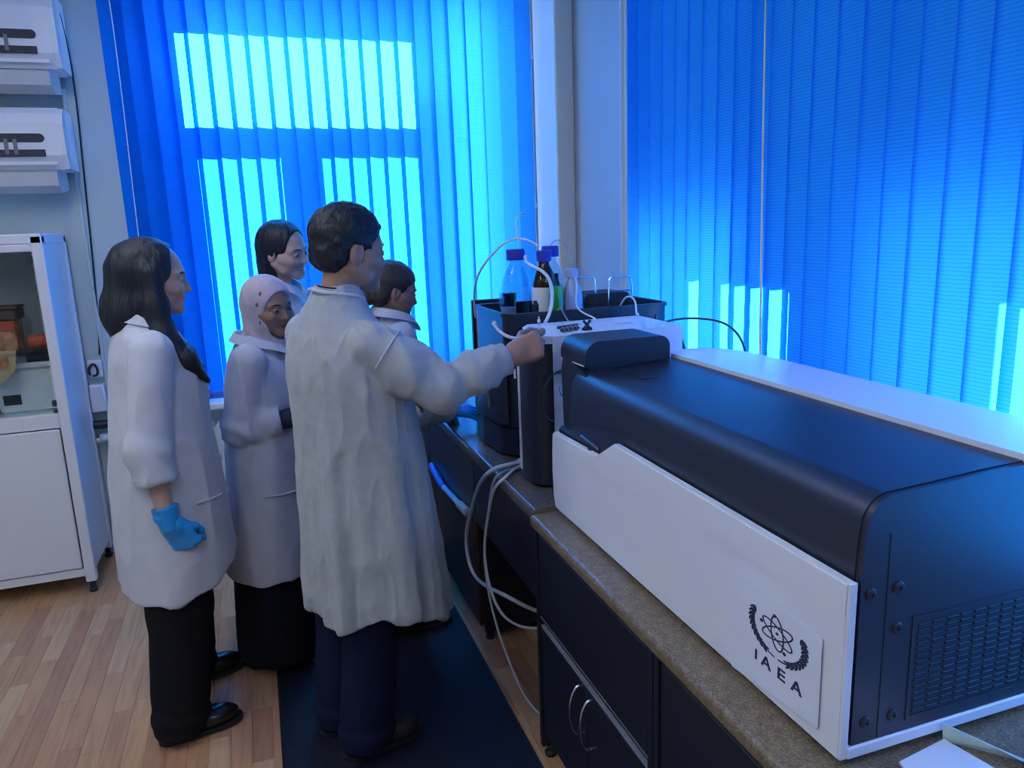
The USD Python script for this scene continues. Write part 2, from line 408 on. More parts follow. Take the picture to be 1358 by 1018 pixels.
# ================================================================ left: cabinet, air conditioners, sockets
cab = Thing('lab_cabinet', 'tall white laboratory cabinet with a glazed upper half beside the left window', 'cabinet', loc=(-1.35, 3.92, 0))
CX0, CX1, CY0, CY1 = -1.86, -.84, 3.73, 4.18
for y0 in (CY0, CY1 - .045):
    for x0 in (CX0, CX1 - .045):
        leg = cab.part('post', box((x0, y0, .055), (x0 + .045, y0 + .045, 1.64), .004), 'cabinet_white')
        cab.part('foot', lathe([(0, 0), (.017, 0), (.019, .012), (.012, .02), (.012, .06), (0, .06)], 14, (x0 + .022, y0 + .022, 0)), 'rubber_black', under=leg)
cab.part('side_panel', box((CX1 - .02, CY0 + .045, .10), (CX1 - .006, CY1 - .045, 1.62)), 'cabinet_white')
cab.part('side_panel', box((CX0 + .006, CY0 + .045, .10), (CX0 + .02, CY1 - .045, 1.62)), 'cabinet_white')
cab.part('back_panel', box((CX0 + .02, CY1 - .03, .10), (CX1 - .02, CY1 - .016, 1.62)), 'cabinet_inside')
cab.part('top_panel', box((CX0, CY0, 1.605), (CX1, CY1, 1.65), .006), 'cabinet_white')
cab.part('bottom_rail', box((CX0 + .045, CY0 + .002, .085), (CX1 - .045, CY0 + .03, .125), .003), 'cabinet_white')
cab.part('floor_panel', box((CX0 + .02, CY0 + .03, .095), (CX1 - .02, CY1 - .03, .115)), 'cabinet_white')
cab.part('middle_rail', box((CX0 + .045, CY0 + .002, .80), (CX1 - .045, CY0 + .03, .865), .003), 'cabinet_white')
cab.part('shelf', box((CX0 + .02, CY0 + .03, .835), (CX1 - .02, CY1 - .03, .857)), 'cabinet_white')
cab.part('shelf', box((CX0 + .02, CY0 + .05, 1.13), (CX1 - .02, CY1 - .03, 1.142)), 'cabinet_glass')
cab.part('top_rail', box((CX0 + .045, CY0 + .002, 1.575), (CX1 - .045, CY0 + .03, 1.605), .003), 'cabinet_white')
for x0, x1 in ((CX0 + .05, -1.355), (-1.345, CX1 - .05)):
    d = cab.part('door', box((x0, CY0 - .006, .13), (x1, CY0 + .014, .795), .004), 'cabinet_white')
    xm = x1 - .05 if x1 < -1.3 else x0 + .05
    cab.part('knob', lathe([(0, 0), (.008, 0), (.008, .012), (.014, .016), (.014, .024), (0, .026)], 14, (xm, CY0 - .03, .72)), 'chrome', under=d)
    g = cab.part('glass_door', box((x0, CY0 + .002, .872), (x1, CY0 + .007, 1.572)), 'cabinet_glass')
for z in (.90, 1.53):
    cab.part('hinge', box((CX1 - .062, CY0 - .004, z), (CX1 - .045, CY0 + .012, z + .028), .003), 'dark_gap')
cab.part('hinge', box((CX1 - .062, CY0 - .004, .872), (CX1 - .045, CY0 + .012, .884), .003), 'dark_gap')

bx = Thing('storage_box', 'grey-white plastic box with a dark label on the cabinet\'s lower glazed shelf', 'box', loc=(-1.02, 3.95, .857))
bx.part('body', box((-1.14, 3.86, .857), (-.885, 4.08, 1.06), .012), 'plastic_white')
bx.part('lid', box((-1.15, 3.85, 1.06), (-.875, 4.09, 1.085), .006), 'plastic_white')
bx.part('tag', box((-1.12, 3.857, .90), (-1.05, 3.861, .945)), 'dark_gap', label='dark label on the box')
b2 = Thing('storage_box', 'wide white plastic box at the left on the cabinet\'s lower glazed shelf', 'box', loc=(-1.28, 3.95, .857))
b2.part('body', box((-1.40, 3.84, .857), (-1.165, 4.08, 1.05), .012), 'plastic_white')
b2.part('lid', box((-1.41, 3.83, 1.05), (-1.155, 4.09, 1.075), .006), 'plastic_white')
# things heaped on the boxes
dk = Thing('document_tray', 'black document tray lying on the white box in the cabinet', 'tray', loc=(-.95, 3.96, 1.085))
dk.part('base', box((-1.01, 3.88, 1.085), (-.88, 4.07, 1.093)), 'dark_gap')
dk.part('rim', minus(box((-1.01, 3.88, 1.093), (-.88, 4.07, 1.118), .003), box((-1.004, 3.886, 1.09), (-.886, 4.064, 1.13))), 'dark_gap')
sleeve = Thing('glove_carton', 'orange printed glove carton standing tilted in the cabinet', 'carton', loc=(-1.09, 3.94, 1.142), rz=14)
sleeve.part('carton', box((-1.15, 3.87, 1.142), (-1.03, 3.99, 1.275), .003), 'orange_print')
sleeve.part('flap', box((-1.15, 3.865, 1.235), (-1.03, 3.870, 1.272)), 'red_plastic', label='red printed band')
cd = Thing('printed_bag', 'tan and white printed bag hanging over the front edge of the cabinet shelf', 'bag', loc=(-1.09, 3.80, 1.05))
cd.part('pouch', trimesh.Trimesh([(-1.16, 3.79, 1.155), (-1.02, 3.79, 1.155), (-1.03, 3.775, 1.07), (-1.085, 3.775, 1.015), (-1.15, 3.775, 1.06),
                                  (-1.16, 3.81, 1.155), (-1.02, 3.81, 1.155), (-1.03, 3.80, 1.07), (-1.085, 3.80, 1.015), (-1.15, 3.80, 1.06)],
                                 [[0, 4, 3], [0, 3, 1], [4, 3, 2]]).convex_hull, 'tan_card')
cd.part('print', box((-1.14, 3.772, 1.075), (-1.05, 3.775, 1.13)), 'orange_print', label='orange print')
tb = Thing('brown_case', 'dark brown case lying on the top of the orange carton in the cabinet', 'case', loc=(-1.08, 3.95, 1.276))
tb.part('body', box((-1.15, 3.88, 1.276), (-1.02, 4.02, 1.325), .008), 'brown_box'); tb.part('lid', box((-1.153, 3.877, 1.325), (-1.017, 4.023, 1.338), .005), 'brown_box')
rd = Thing('red_bottle', 'small red plastic bottle lying in the cabinet right of the orange carton', 'bottle', loc=(-.965, 3.90, 1.142))
rb = lathe([(0, 0), (.030, 0), (.033, .004), (.033, .06), (.014, .078), (.014, .088), (0, .088)], 20); rb.apply_transform(trimesh.transformations.rotation_matrix(math.pi / 2, [0, 1, 0])); rb.apply_translation((-.99, 3.90, 1.175))
rd.part('body', rb, 'red_plastic', smooth=40)
rc = lathe([(0, 0), (.017, 0), (.017, .022), (0, .022)], 18); rc.apply_transform(trimesh.transformations.rotation_matrix(math.pi / 2, [0, 1, 0])); rc.apply_translation((-.905, 3.90, 1.175))
rd.part('cap', rc, 'brown_box')


def aircon(z0, z1, x1, label):
    t = Thing('air_conditioner', label, 'air conditioner', loc=(x1 - .42, 4.12, z0))
    h = z1 - z0; x0 = x1 - .84
    pr = Polygon([(4.22, z0 + .10), (4.02, z0 + .10), (3.985, z0 + .16), (3.985, z1 - .07), (4.0, z1 - .03), (4.04, z1), (4.22, z1)])
    t.part('body', extrude(pr, x1 - x0, 'x', x0), 'plastic_white')
    cap = extrude(affinity.scale(pr, .97, .97), .022, 'x', x1); t.part('end_cap', cap, 'plastic_white')
    slot = LineString([(x0 + .08, z0 + .235), (x1 - .075, z0 + .235)]).buffer(.018)
    t.part('slot', extrude(slot, .006, 'y', 3.981), 'dark_gap', label='dark rounded slot')
    t.part('slot', box((x0 + .08, 3.978, z0 + .155), (x1 - .06, 3.985, z0 + .185)), 'dark_gap', label='dark lower slot')
    for k in range(3):
        t.part('rib', box((x1 - .25 + .035 * k, 3.976, z0 + .165), (x1 - .235 + .035 * k, 3.982, z0 + .23)), 'instrument_grey')
    lou = Polygon([(4.20, z0 + .10), (4.03, z0 + .10), (3.99, z0 + .085), (4.0, z0 + .03), (4.06, z0), (4.20, z0 + .02)])
    t.part('louvre', extrude(lou, x1 - x0 - .03, 'x', x0 + .0), 'cabinet_inside')
    t.part('louvre_edge', box((x0 + .02, 3.985, z0 + .12), (x1 - .02, 3.99, z0 + .135)), 'plastic_white')
    return t


aircon(1.83, 2.20, -.765, 'white wall air conditioner hanging above the lab cabinet, lower of the two')
aircon(2.26, 2.68, -.735, 'white wall air conditioner near the ceiling, upper of the two')
wc = Thing('wall_cable', 'thin dark cable running down the back wall left of the left blind', 'cable', loc=(-.74, 4.21, 1.0))
wc.part('cable', tube([(-.715, 4.13, 2.62), (-.712, 4.205, 2.45), (-.712, 4.212, 2.25), (-.722, 4.212, 2.0), (-.735, 4.212, 1.7), (-.752, 4.212, 1.35), (-.775, 4.212, 1.05)], .0045, 6), 'cable_black')
wc2 = Thing('cable_duct', 'narrow white cable duct on the back wall beside the thin dark cable', 'cable duct', loc=(-.76, 4.21, .9))
wc2.part('duct', box((-.768, 4.205, .45), (-.754, 4.22, 2.3), .002), 'wall_paint'); wc2.part('end_cap', box((-.770, 4.203, 2.29), (-.752, 4.22, 2.31), .002), 'wall_paint')
so = Thing('wall_socket', 'white wall socket with a dark looped plug beside the lab cabinet', 'socket', loc=(-.80, 4.20, .93))
so.part('plate', box((-.835, 4.19, .935), (-.77, 4.22, 1.025), .006), 'plastic_white')
so.part('plug', tube([(-.822, 4.182, .955), (-.822, 4.178, .995), (-.803, 4.176, 1.008), (-.79, 4.178, .985), (-.795, 4.182, .955), (-.815, 4.182, .95)], .006, 8), 'cable_black')
jb = Thing('junction_box', 'white junction box on the wall just below the looped plug', 'box', loc=(-.80, 4.19, .77))
jb.part('body', box((-.838, 4.16, .765), (-.77, 4.22, .905), .006), 'plastic_white'); jb.part('cover', box((-.833, 4.155, .77), (-.775, 4.16, .90), .002), 'cabinet_white')
vv = Thing('pipe_valve', 'dark valve on the heating pipe behind the lab cabinet', 'valve', loc=(-.81, 4.15, .66))
vv.part('body', bar((-.86, 4.17, .70), (-.77, 4.17, .70), .022, 14), 'cable_black'); vv.part('pipe', bar((-.86, 4.17, .62), (-.50, 4.17, .62), .012, 10), 'radiator_paint')
vv.part('handle', lathe([(0, 0), (.022, 0), (.025, .01), (.022, .03), (0, .032)], 16, (-.795, 4.15, .625)), 'plastic_white')
mt = Thing('floor_mat', 'long dark navy rubber mat on the floor along the bench', 'mat', loc=(.305, 2.0, 0))
mt.part('sheet', box((-.064, -.4, 0), (.674, 3.62, .006), .002), 'mat_rubber')
mt.part('edge_strip', cat(box((-.070, -.4, 0), (-.063, 3.62, .0075), .002), box((.673, -.4, 0), (.680, 3.62, .0075), .002)), 'rubber_black')

# ================================================================ right: benches
def cabinet_unit(y0, y1, label):
    t = Thing('base_cabinet', label, 'cabinet', loc=(1.1, (y0 + y1) / 2, 0))
    t.part('side_panel', box((.70, y1 - .02, .03), (1.44, y1, .7515)), 'bench_navy')
    t.part('side_panel', box((.70, y0, .03), (1.44, y0 + .02, .7515)), 'bench_navy')
    t.part('back_panel', box((1.42, y0 + .02, .03), (1.44, y1 - .02, .7515)), 'bench_navy')
    t.part('floor_panel', box((.72, y0 + .02, .08), (1.42, y1 - .02, .10)), 'bench_navy')
    t.part('plinth', box((.75, y0 + .02, 0), (.77, y1 - .02, .08)), 'bench_navy')
    for yy in (y0 + .022, y1 - .022):
        t.part('foot', lathe([(0, 0), (.018, 0), (.02, .01), (.011, .016), (.011, .03), (0, .03)], 12, (.725, yy, 0)), 'rubber_black')
    t.part('fascia', box((.703, y0 + .024, .475), (.719, y1 - .024, .735), .003), 'bench_navy')
    t.part('fascia_edge', box((.7035, y0 + .024, .4715), (.716, y1 - .024, .4745)), 'bench_edge', label='light edge band')
    t.part('rail', box((.72, y0 + .02, .735), (.74, y1 - .02, .7515)), 'bench_navy')
    ym = (y0 + y1) / 2
    for a, b in ((ym + .002, y1 - .024), (y0 + .024, ym - .002)):
        d = t.part('door', box((.703, a, .085), (.719, b, .443), .003), 'bench_navy')
        t.part('door_edge', box((.7035, a, .4435), (.716, b, .4465)), 'bench_edge', under=d, label='light edge band')
        yh = a + .032 if a > ym else b - .032
        t.part('handle', tube([(.703, yh, .425), (.690, yh, .423), (.676, yh, .395), (.671, yh, .355), (.676, yh, .315), (.690, yh, .288), (.703, yh, .286)], .0042, 8), 'chrome', under=d, label='chrome bow handle', smooth=True)


cabinet_unit(1.25, 1.95, 'dark navy base cabinet with a pair of chrome bow handles under the speckled worktop')
cabinet_unit(.54, 1.245, 'dark navy base cabinet under the worktop below the emblem label')


def worktop(name, y0, y1, x0, z0, z1, mat, label):
    r = .014; a = np.linspace(math.pi, math.pi / 2, 7)
    prof = [(x0 + r + r * math.cos(q), z1 - r + r * math.sin(q)) for q in a] + [(1.60, z1), (1.60, z0)] + [(x0 + .006 + .006 * math.cos(q), z0 + .006 + .006 * math.sin(q)) for q in np.linspace(-math.pi / 2, -math.pi, 4)]
    m = extrude(Polygon(prof), y1 - y0, 'y', y0)
    single(name, m, mat, label, 'worktop', smooth=35)


worktop('worktop', .30, 1.955, .690, .752, .785, 'worktop_tan', 'speckled tan worktop carrying the long black and white instrument')
worktop('worktop', 1.958, 4.06, .700, .762, .800, 'worktop_brown', 'glossy brown worktop carrying the black tower and the bottle tray')

fb = Thing('far_bench', 'dark bench frame with a brown door and a kneehole below the glossy brown worktop', 'bench', loc=(1.1, 2.9, 0))
fb.part('fascia', box((.712, 1.96, .50), (.728, 2.64, .762), .003), 'bench_navy')
fb.part('fascia', box((.712, 2.645, .50), (.728, 3.42, .762), .003), 'bench_navy')
fb.part('fascia', box((.712, 3.425, .50), (.728, 4.05, .762), .003), 'bench_navy')
fb.part('side_panel', box((.728, 2.635, .03), (1.44, 2.655, .762)), 'bench_navy')
fb.part('side_panel', box((.728, 4.03, .03), (1.44, 4.05, .762)), 'bench_navy')
fb.part('back_panel', box((1.42, 1.96, .03), (1.44, 4.05, .762)), 'bench_navy')
fb.part('door', box((.716, 2.66, .05), (.730, 3.34, .495), .003), 'brown_wood', label='brown wood door')
fb.part('door', box((.716, 3.345, .05), (.730, 4.03, .495), .003), 'brown_wood', label='brown wood door')
fb.part('plinth', box((.75, 2.66, 0), (.77, 4.03, .05)), 'bench_navy')
for yy in (2.645, 4.04):
    fb.part('foot', lathe([(0, 0), (.016, 0), (.018, .01), (.011, .015), (.011, .03), (0, .03)], 12, (.75, yy, 0)), 'rubber_black')
for yy in (2.645, 4.04):
    fb.part('foot', lathe([(0, 0), (.016, 0), (.018, .01), (.011, .015), (.011, .03), (0, .03)], 12, (1.40, yy, 0)), 'rubber_black')

# hoses over the bench edge into the kneehole
def hose(name, label, path, r, mat):
    t = Thing(name, label, 'hose', loc=path[0]); t.part('tube', tube(path, r, 8), mat, smooth=True)
    e = np.array(path[0]); d = np.array(path[1]) - e; d /= np.linalg.norm(d)
    t.part('fitting', bar(e - d * .0, e + d * .018, r * 1.35, 10), mat)


hose('drain_hose', 'thick white hose hanging over the bench edge in a long loop, outermost of the three', [(.818, 2.375, .812), (.76, 2.350, .812), (.705, 2.33, .812), (.682, 2.36, .785), (.680, 2.47, .70), (.682, 2.60, .56), (.685, 2.70, .40), (.690, 2.66, .30), (.705, 2.45, .315), (.73, 2.30, .345), (.80, 2.28, .30), (.95, 2.25, .25), (1.2, 2.2, .3)], .0075, 'hose_white')
hose('drain_hose', 'thinner white hose beside the outermost hose, looping from the bench edge into the kneehole', [(.818, 2.335, .809), (.752, 2.290, .809), (.703, 2.23, .809), (.681, 2.25, .78), (.679, 2.33, .68), (.682, 2.42, .52), (.69, 2.44, .38), (.72, 2.38, .25), (.80, 2.32, .205), (.95, 2.30, .22), (1.15, 2.35, .32)], .0055, 'hose_white')
hose('drain_hose', 'thin grey hose trailing from the bench edge down to the floor', [(.815, 2.355, .806), (.755, 2.320, .806), (.703, 2.285, .806), (.684, 2.29, .78), (.682, 2.36, .65), (.685, 2.45, .45), (.69, 2.38, .25), (.71, 2.22, .10), (.74, 2.12, .03), (.80, 2.05, .008), (.95, 2.03, .006)], .0042, 'hose_thin')
gh = Thing('gas_hose', 'bright blue and white hose lying along the lower edge of the far bench front', 'hose', loc=(.70, 3.0, .5))
gh.part('blue_sleeve', tube([(.703, 3.36, .515), (.698, 3.22, .50), (.697, 3.10, .49)], .016, 10), 'hose_blue', label='bright blue sleeve', smooth=True)
gh.part('white_sleeve', tube([(.697, 3.11, .492), (.696, 2.98, .50), (.695, 2.80, .513)], .013, 10), 'hose_white', smooth=True)
gh.part('connector', tube([(.695, 2.82, .512), (.694, 2.74, .52), (.692, 2.69, .525)], .018, 10), 'hose_thin', smooth=True)

# ================================================================ the long instrument
ins = Thing('mass_spectrometer', 'long black and white analytical instrument with a white side panel on the speckled worktop', 'instrument', loc=(1.1, 1.35, .785))
Y0, Y1 = .80, 1.87
T = Polygon
# body cross-section (x, z): steep front, tight ridge, gently rising top
def arc(cx, cz, r, a0, a1, n=9):
    return [(cx + r * math.cos(math.radians(a)), cz + r * math.sin(math.radians(a))) for a in np.linspace(a0, a1, n)]
prof = [(.788, .815), (.788, 1.10)] + [(.789, 1.13), (.792, 1.16)] + arc(.842, 1.172, .048, 172, 97, 10) + [(.93, 1.2235), (1.02, 1.2285), (1.09, 1.2300), (1.14, 1.2300), (1.36, 1.2050), (1.42, 1.16), (1.44, 1.05), (1.44, .815)]
ins.part('hood', extrude(T(prof), Y1 - Y0 - .012, 'y', Y0 + .012), 'instrument_black', smooth=32)
ins.part('end_plate', extrude(affinity.translate(T(prof).buffer(-.002), 0, 0), .0115, 'y', Y0), 'instrument_black', smooth=32)
ins.part('base_tray', box((.782, Y0 - .004, .800), (1.445, Y1 + .02, .820), .002), 'instrument_white', label='white base strip')
for x in (.83, 1.38):
    for y in (.88, 1.78):
        ins.part('foot', lathe([(0, 0), (.022, 0), (.024, .004), (.022, .0155), (0, .0155)], 14, (x, y, .785)), 'rubber_black')
# seam, screws, vents on the end plate
ins.part('seam', box((.8385, Y0 - .0008, .822), (.8400, Y0 + .001, 1.16)), 'rubber_black')
for x, z in ((.809, 1.069), (.861, 1.070), (.863, 1.003), (.815, .855), (.867, .854)):
    s = lathe([(0, 0), (.010, 0), (.010, .0015), (.0075, .0035), (.003, .004), (.003, .002), (0, .002)], 16); s.apply_transform(trimesh.transformations.rotation_matrix(math.pi / 2, [1, 0, 0])); s.apply_translation((x, Y0, z))
    ins.part('screw', s, 'instrument_charcoal')
vm = []
for i in range(9):
    for j in range(15):
        vm.append(box((.905 + i * .0285, Y0 - .0022, .848 + j * .0105), (.928 + i * .0285, Y0 + .001, .8535 + j * .0105), .001))
ins.part('vent_slots', cat(*vm), 'instrument_charcoal', kind='stuff', label='rows of raised vent louvres')
vf = minus(box((.893, Y0 - .0015, .838), (1.175, Y0 + .001, 1.015)), box((.899, Y0 - .01, .844), (1.169, Y0 + .01, 1.009)))
ins.part('vent_frame', vf, 'instrument_black')
# white side panel with the notch, thick folded edge
pp = T([(.805, .800), (.805, 1.092), (1.536, 1.098), (1.560, 1.098), (1.660, 1.040), (1.900, 1.031), (1.945, 1.030), (1.958, 1.022), (1.966, .97), (1.968, .90), (1.962, .83), (1.950, .800)])
ins.part('side_panel', extrude(pp, .012, 'x', .770), 'instrument_white', label='white side panel with a notch at its far end')
ins.part('panel_flange', box((.770, Y0 - .001, .800), (.784, Y0 + .005, 1.092), .001), 'instrument_white')
ins.part('panel_fold', extrude(T([(.805, 1.040), (1.90, .985), (1.96, .985), (1.955, 1.022), (1.90, 1.027), (1.665, 1.036), (1.562, 1.094), (.805, 1.088)]), .0022, 'x', .7682), 'instrument_white')
# raised rear cover, white, with a curved tapering far end
cov = T([(1.105, .800), (1.345, .800), (1.345, 1.80), (1.335, 1.86), (1.30, 1.895), (1.24, 1.905), (1.16, 1.895), (1.105, 1.872)])
cm = extrude(cov, .014, 'z', 0)
cm.vertices[:, 2] += np.interp(cm.vertices[:, 0], [1.10, 1.18, 1.345], [1.226, 1.232, 1.214])
ins.part('rear_cover', cm, 'instrument_white', label='white strip cover along the back of the top')
cm2 = extrude(cov.buffer(-.004), .008, 'z', 0); cm2.vertices[:, 2] += np.interp(cm2.vertices[:, 0], [1.10, 1.18, 1.345], [1.218, 1.224, 1.207])
ins.part('cover_gasket', cm2, 'instrument_grey')
ins.part('rear_skirt', box((1.33, .80, 1.02), (1.447, 1.80, 1.2), .02), 'instrument_white')
# lid outline on the top
lidp = Polygon([(.90, 1.66), (.90, 1.82), (1.07, 1.82), (1.07, 1.70), (1.03, 1.66)]).exterior
ins.part('lid_seam', extrude(lidp.buffer(.0012), .002, 'z', 1.2225), 'rubber_black')
# torch box hood at the far end: a leaning pillar with a rounded cap
pil = [(1.80, .90), (1.80, 1.19), (1.815, 1.215), (1.97, 1.245), (1.985, 1.20), (1.975, 1.06), (1.955, .90)]
ins.part('torch_pillar', extrude(T(pil), .26, 'x', .812), 'instrument_charcoal', smooth=30)
ins.part('pillar_slot', box((.8085, 1.885, 1.06), (.813, 1.905, 1.15), .001), 'hose_thin')
hood = T(arc(.865, 1.255, .045, 180, 90, 8) + arc(1.050, 1.270, .030, 90, 0, 6) + [(1.080, 1.232), (.820, 1.232)])
ins.part('torch_cap', extrude(hood, .17, 'y', 1.835), 'instrument_charcoal', smooth=32, label='black rounded cap')
ins.part('torch_neck', extrude(T([(.850, 1.205), (1.066, 1.205), (1.066, 1.233), (.826, 1.233)]), .15, 'y', 1.845), 'instrument_black')
ins.part('cap_seam', box((.818, 1.842, 1.2325), (.824, 2.0, 1.2355)), 'hose_white', label='light seam line')
# sample intake in the notch
ins.part('intake_block', box((.790, 1.66, 1.00), (.806, 1.80, 1.055), .004), 'instrument_grey')
ins.part('intake_knob', bar((.786, 1.72, 1.03), (.772, 1.72, 1.03), .012, 14), 'chrome')
ins.part('intake_bar', bar((.782, 1.67, 1.052), (.782, 1.78, 1.060), .004, 8), 'chrome')
ins.part('pump_block', box((.80, 1.86, .98), (.90, 1.99, 1.035), .008), 'instrument_charcoal')

# emblem label stuck on the panel; the plane reads along -y (u) and +z (v)
def on_panel(m, u0, v0, tilt=0.0):
    v = m.vertices.copy(); c, s = math.cos(tilt), math.sin(tilt)
    u, w = v[:, 0] * c - v[:, 1] * s, v[:, 0] * s + v[:, 1] * c
    out = np.c_[.7668 - v[:, 2], u0 - u, v0 + w]
    return trimesh.Trimesh(out, m.faces[:, ::-1], process=False)
lab = ins.part('emblem_label', on_panel(extrude(Polygon([(0, 0), (.219, .024), (.219, .172), (0, .188)]).buffer(.004, join_style=1), .0012, 'z', 0), 1.068, .806), 'label_paper', label='bluish white label with a dark laurel and atom emblem and the letters IAEA')
LU, LV, TI = 1.066, .806, 0.0
letters = []
for ch, uu in zip('IAEA', (.065, .0925, .133, .170)):
    g = box((0, 0, 0), (.0034, .0195, .0007)) if ch == 'I' else meshkit.text_mesh(ch, .0195, .0007, bold=True); b = g.bounds; g.apply_translation((-(b[0][0] + b[1][0]) / 2, 0, 0)); g.vertices[:, 0] *= 1.45
    letters.append(on_panel(g, LU - uu, LV + .051, TI).copy()); letters[-1].vertices[:, 0] -= .0012
ins.part('lettering', cat(*letters), 'ink', under=lab, label='letters IAEA')
def ring_ellipse(rx, ry, rot, w=.0011):
    e = affinity.rotate(affinity.scale(Point(0, 0).buffer(1, 24), rx, ry), rot); return affinity.rotate(e, 0).exterior.buffer(w)
EU, EV = .118, .128
orb = unary_union([ring_ellipse(.011, .030, r_) for r_ in (8, 62, 118)] + [Point(0, 0).buffer(.0026)] + [Point(.030 * math.cos(a), .030 * math.sin(a)).buffer(.0030) for a in (1.75, 3.0, 5.2)])
orb = affinity.scale(orb, 1.40, .98, origin=(0, 0))
m = extrude(orb.simplify(.0002), .0007, 'z', 0); m = on_panel(m, LU - EU, LV + EV, TI); m.vertices[:, 0] -= .0012
ins.part('atom_emblem', m, 'ink', under=lab)
leaves = []
for side in (1, -1):
    stem = [(.050 * side * math.sin(math.radians(a)), -.050 * math.cos(math.radians(a))) for a in np.linspace(5, 118, 24)]
    leaves.append(LineString(stem).buffer(.0010))
    for i in range(4, 24, 2):
        a = np.linspace(5, 118, 24)[i]
        for inout in (-1, 1):
            lf = affinity.scale(Point(0, 0).buffer(1, 8), .0060, .0020)
            lf = affinity.rotate(lf, math.degrees(math.atan2(math.sin(math.radians(a)), math.cos(math.radians(a)) * side)) + inout * 26 * side, origin=(0, 0))
            rr = .050 + inout * .0032
            leaves.append(affinity.translate(lf, rr * side * math.sin(math.radians(a)), -rr * math.cos(math.radians(a))))
m = extrude(affinity.scale(unary_union(leaves), 1.36, .90, origin=(0, 0)).buffer(.0001).simplify(.0002), .0007, 'z', 0); m = on_panel(m, LU - EU, LV + EV, TI); m.vertices[:, 0] -= .0012
ins.part('laurel_emblem', m, 'ink', under=lab)

# torn sheet at the near end of the bench
pf = Thing('plastic_pouch', 'pale green-white plastic sheet lying open on the worktop near the camera', 'sheet', loc=(.94, .72, .785))
v0 = [(.862, .775, .787), (.965, .788, .789), (1.00, .60, .789), (.80, .58, .787)]
pf.part('sheet', trimesh.Trimesh(v0 + [(a, b, c + .004) for a, b, c in v0]).convex_hull, 'paper')
pf.part('raised_flap', trimesh.Trimesh([(.966, .790, .788), (1.045, .700, .788), (1.06, .56, .789), (.963, .792, .818), (1.012, .730, .801), (1.06, .60, .793),
                                        (.970, .792, .788), (1.049, .702, .788), (1.064, .562, .789), (.966, .794, .818), (1.015, .732, .801), (1.063, .602, .793)],
                                       [[0, 1, 4], [0, 4, 3], [1, 2, 5], [1, 5, 4], [6, 10, 7], [6, 9, 10], [7, 11, 8], [7, 10, 11], [3, 4, 10], [3, 10, 9], [4, 5, 11], [4, 11, 10], [0, 3, 9], [0, 9, 6]], process=False), 'film_green')

# ================================================================ white tower with the black front
tw = Thing('chromatograph', 'white instrument tower with a black rounded front beside the reaching hand', 'instrument', loc=(1.04, 2.24, .80))
tp = T([(.838, 2.095), (1.275, 2.095), (1.285, 2.40), (.85, 2.40), (.82, 2.29)])
tw.part('body', extrude(T([(.832, 2.098), (1.275, 2.098), (1.275, 2.40), (.832, 2.40)]), .355, 'z', .812), 'instrument_white')
tw.part('lid', extrude(T([(.800, 2.165), (.806, 2.125), (.832, 2.095), (1.278, 2.095), (1.283, 2.40), (.86, 2.40), (.822, 2.34), (.802, 2.25)]), .112, 'z', 1.170), 'instrument_white', label='white lid')
tw.part('gap_line', box((.834, 2.0955, 1.1655), (1.272, 2.0995, 1.1715)), 'dark_gap')
fr = T([(.831, 2.0965), (.808, 2.100), (.785, 2.115), (.772, 2.150), (.768, 2.20), (.772, 2.25), (.785, 2.285), (.812, 2.30), (.831, 2.30)])
tw.part('front_cover', extrude(fr, .447, 'z', .812), 'instrument_charcoal', smooth=40, label='black rounded front')
tw.part('front_top', extrude(fr.buffer(-.004), .006, 'z', 1.259), 'instrument_white')
tw.part('front_strip', box((.7655, 2.234, .83), (.7725, 2.246, 1.20), .002), 'hose_white', label='light vertical strip')
tw.part('pin', lathe([(0, 0), (.004, 0), (.004, .03), (0, .031)], 10, (.763, 2.26, 1.13)), 'hose_white')
for x, y in ((.86, 2.13), (1.25, 2.13), (.86, 2.37), (1.25, 2.37)):
    tw.part('foot', lathe([(0, 0), (.016, 0), (.018, .003), (.016, .0125), (0, .0125)], 12, (x, y, .80)), 'rubber_black')
tw.part('cord_loop', tube([(.905, 2.088, 1.180), (.86, 2.086, 1.178), (.815, 2.072, 1.165), (.785, 2.065, 1.12), (.782, 2.066, 1.07), (.80, 2.075, 1.035), (.825, 2.088, 1.022)], .0032, 8), 'cable_black', smooth=True)
tw.part('ring_hook', tube([(.852, 2.090, 1.135), (.846, 2.084, 1.115), (.855, 2.082, 1.10), (.868, 2.084, 1.108), (.870, 2.090, 1.125)], .003, 8), 'chrome', smooth=True)
# things on its lid
tr = Thing('vial_rack', 'small black tool strip lying on the white tower\'s lid, the longer of two', 'tool', loc=(.93, 2.17, 1.282))
tr.part('bar', bar((.885, 2.155, 1.289), (.955, 2.185, 1.289), .0055, 8), 'cable_black')
for k in range(4):
    tr.part('clip', box((.890 + k * .017, 2.152 + k * .007, 1.282), (.898 + k * .017, 2.166 + k * .007, 1.298), .001), 'instrument_grey')
t2 = Thing('hand_tool', 'short black tool lying at the back of the white tower\'s lid', 'tool', loc=(.93, 2.25, 1.282))
t2.part('bar', bar((.905, 2.235, 1.287), (.985, 2.262, 1.287), .0045, 8), 'cable_black'); t2.part('tip', bar((.985, 2.262, 1.287), (1.00, 2.267, 1.287), .003, 8), 'chrome')
xc = Thing('tube_clamp', 'black cross-shaped clamp standing on the white tower\'s lid', 'clamp', loc=(.975, 2.16, 1.282))
xc.part('arm', box((.958, 2.155, 1.282), (.990, 2.165, 1.291), .001), 'cable_black')
for s in (1, -1):
    xc.part('arm', bar((.974 - .012 * s, 2.16, 1.286), (.974 + .012 * s, 2.16, 1.313), .0045, 8), 'cable_black')
vt = Thing('paper_slip', 'small faint paper slip lying flat on the right of the white tower\'s lid', 'paper', loc=(1.15, 2.25, 1.282))
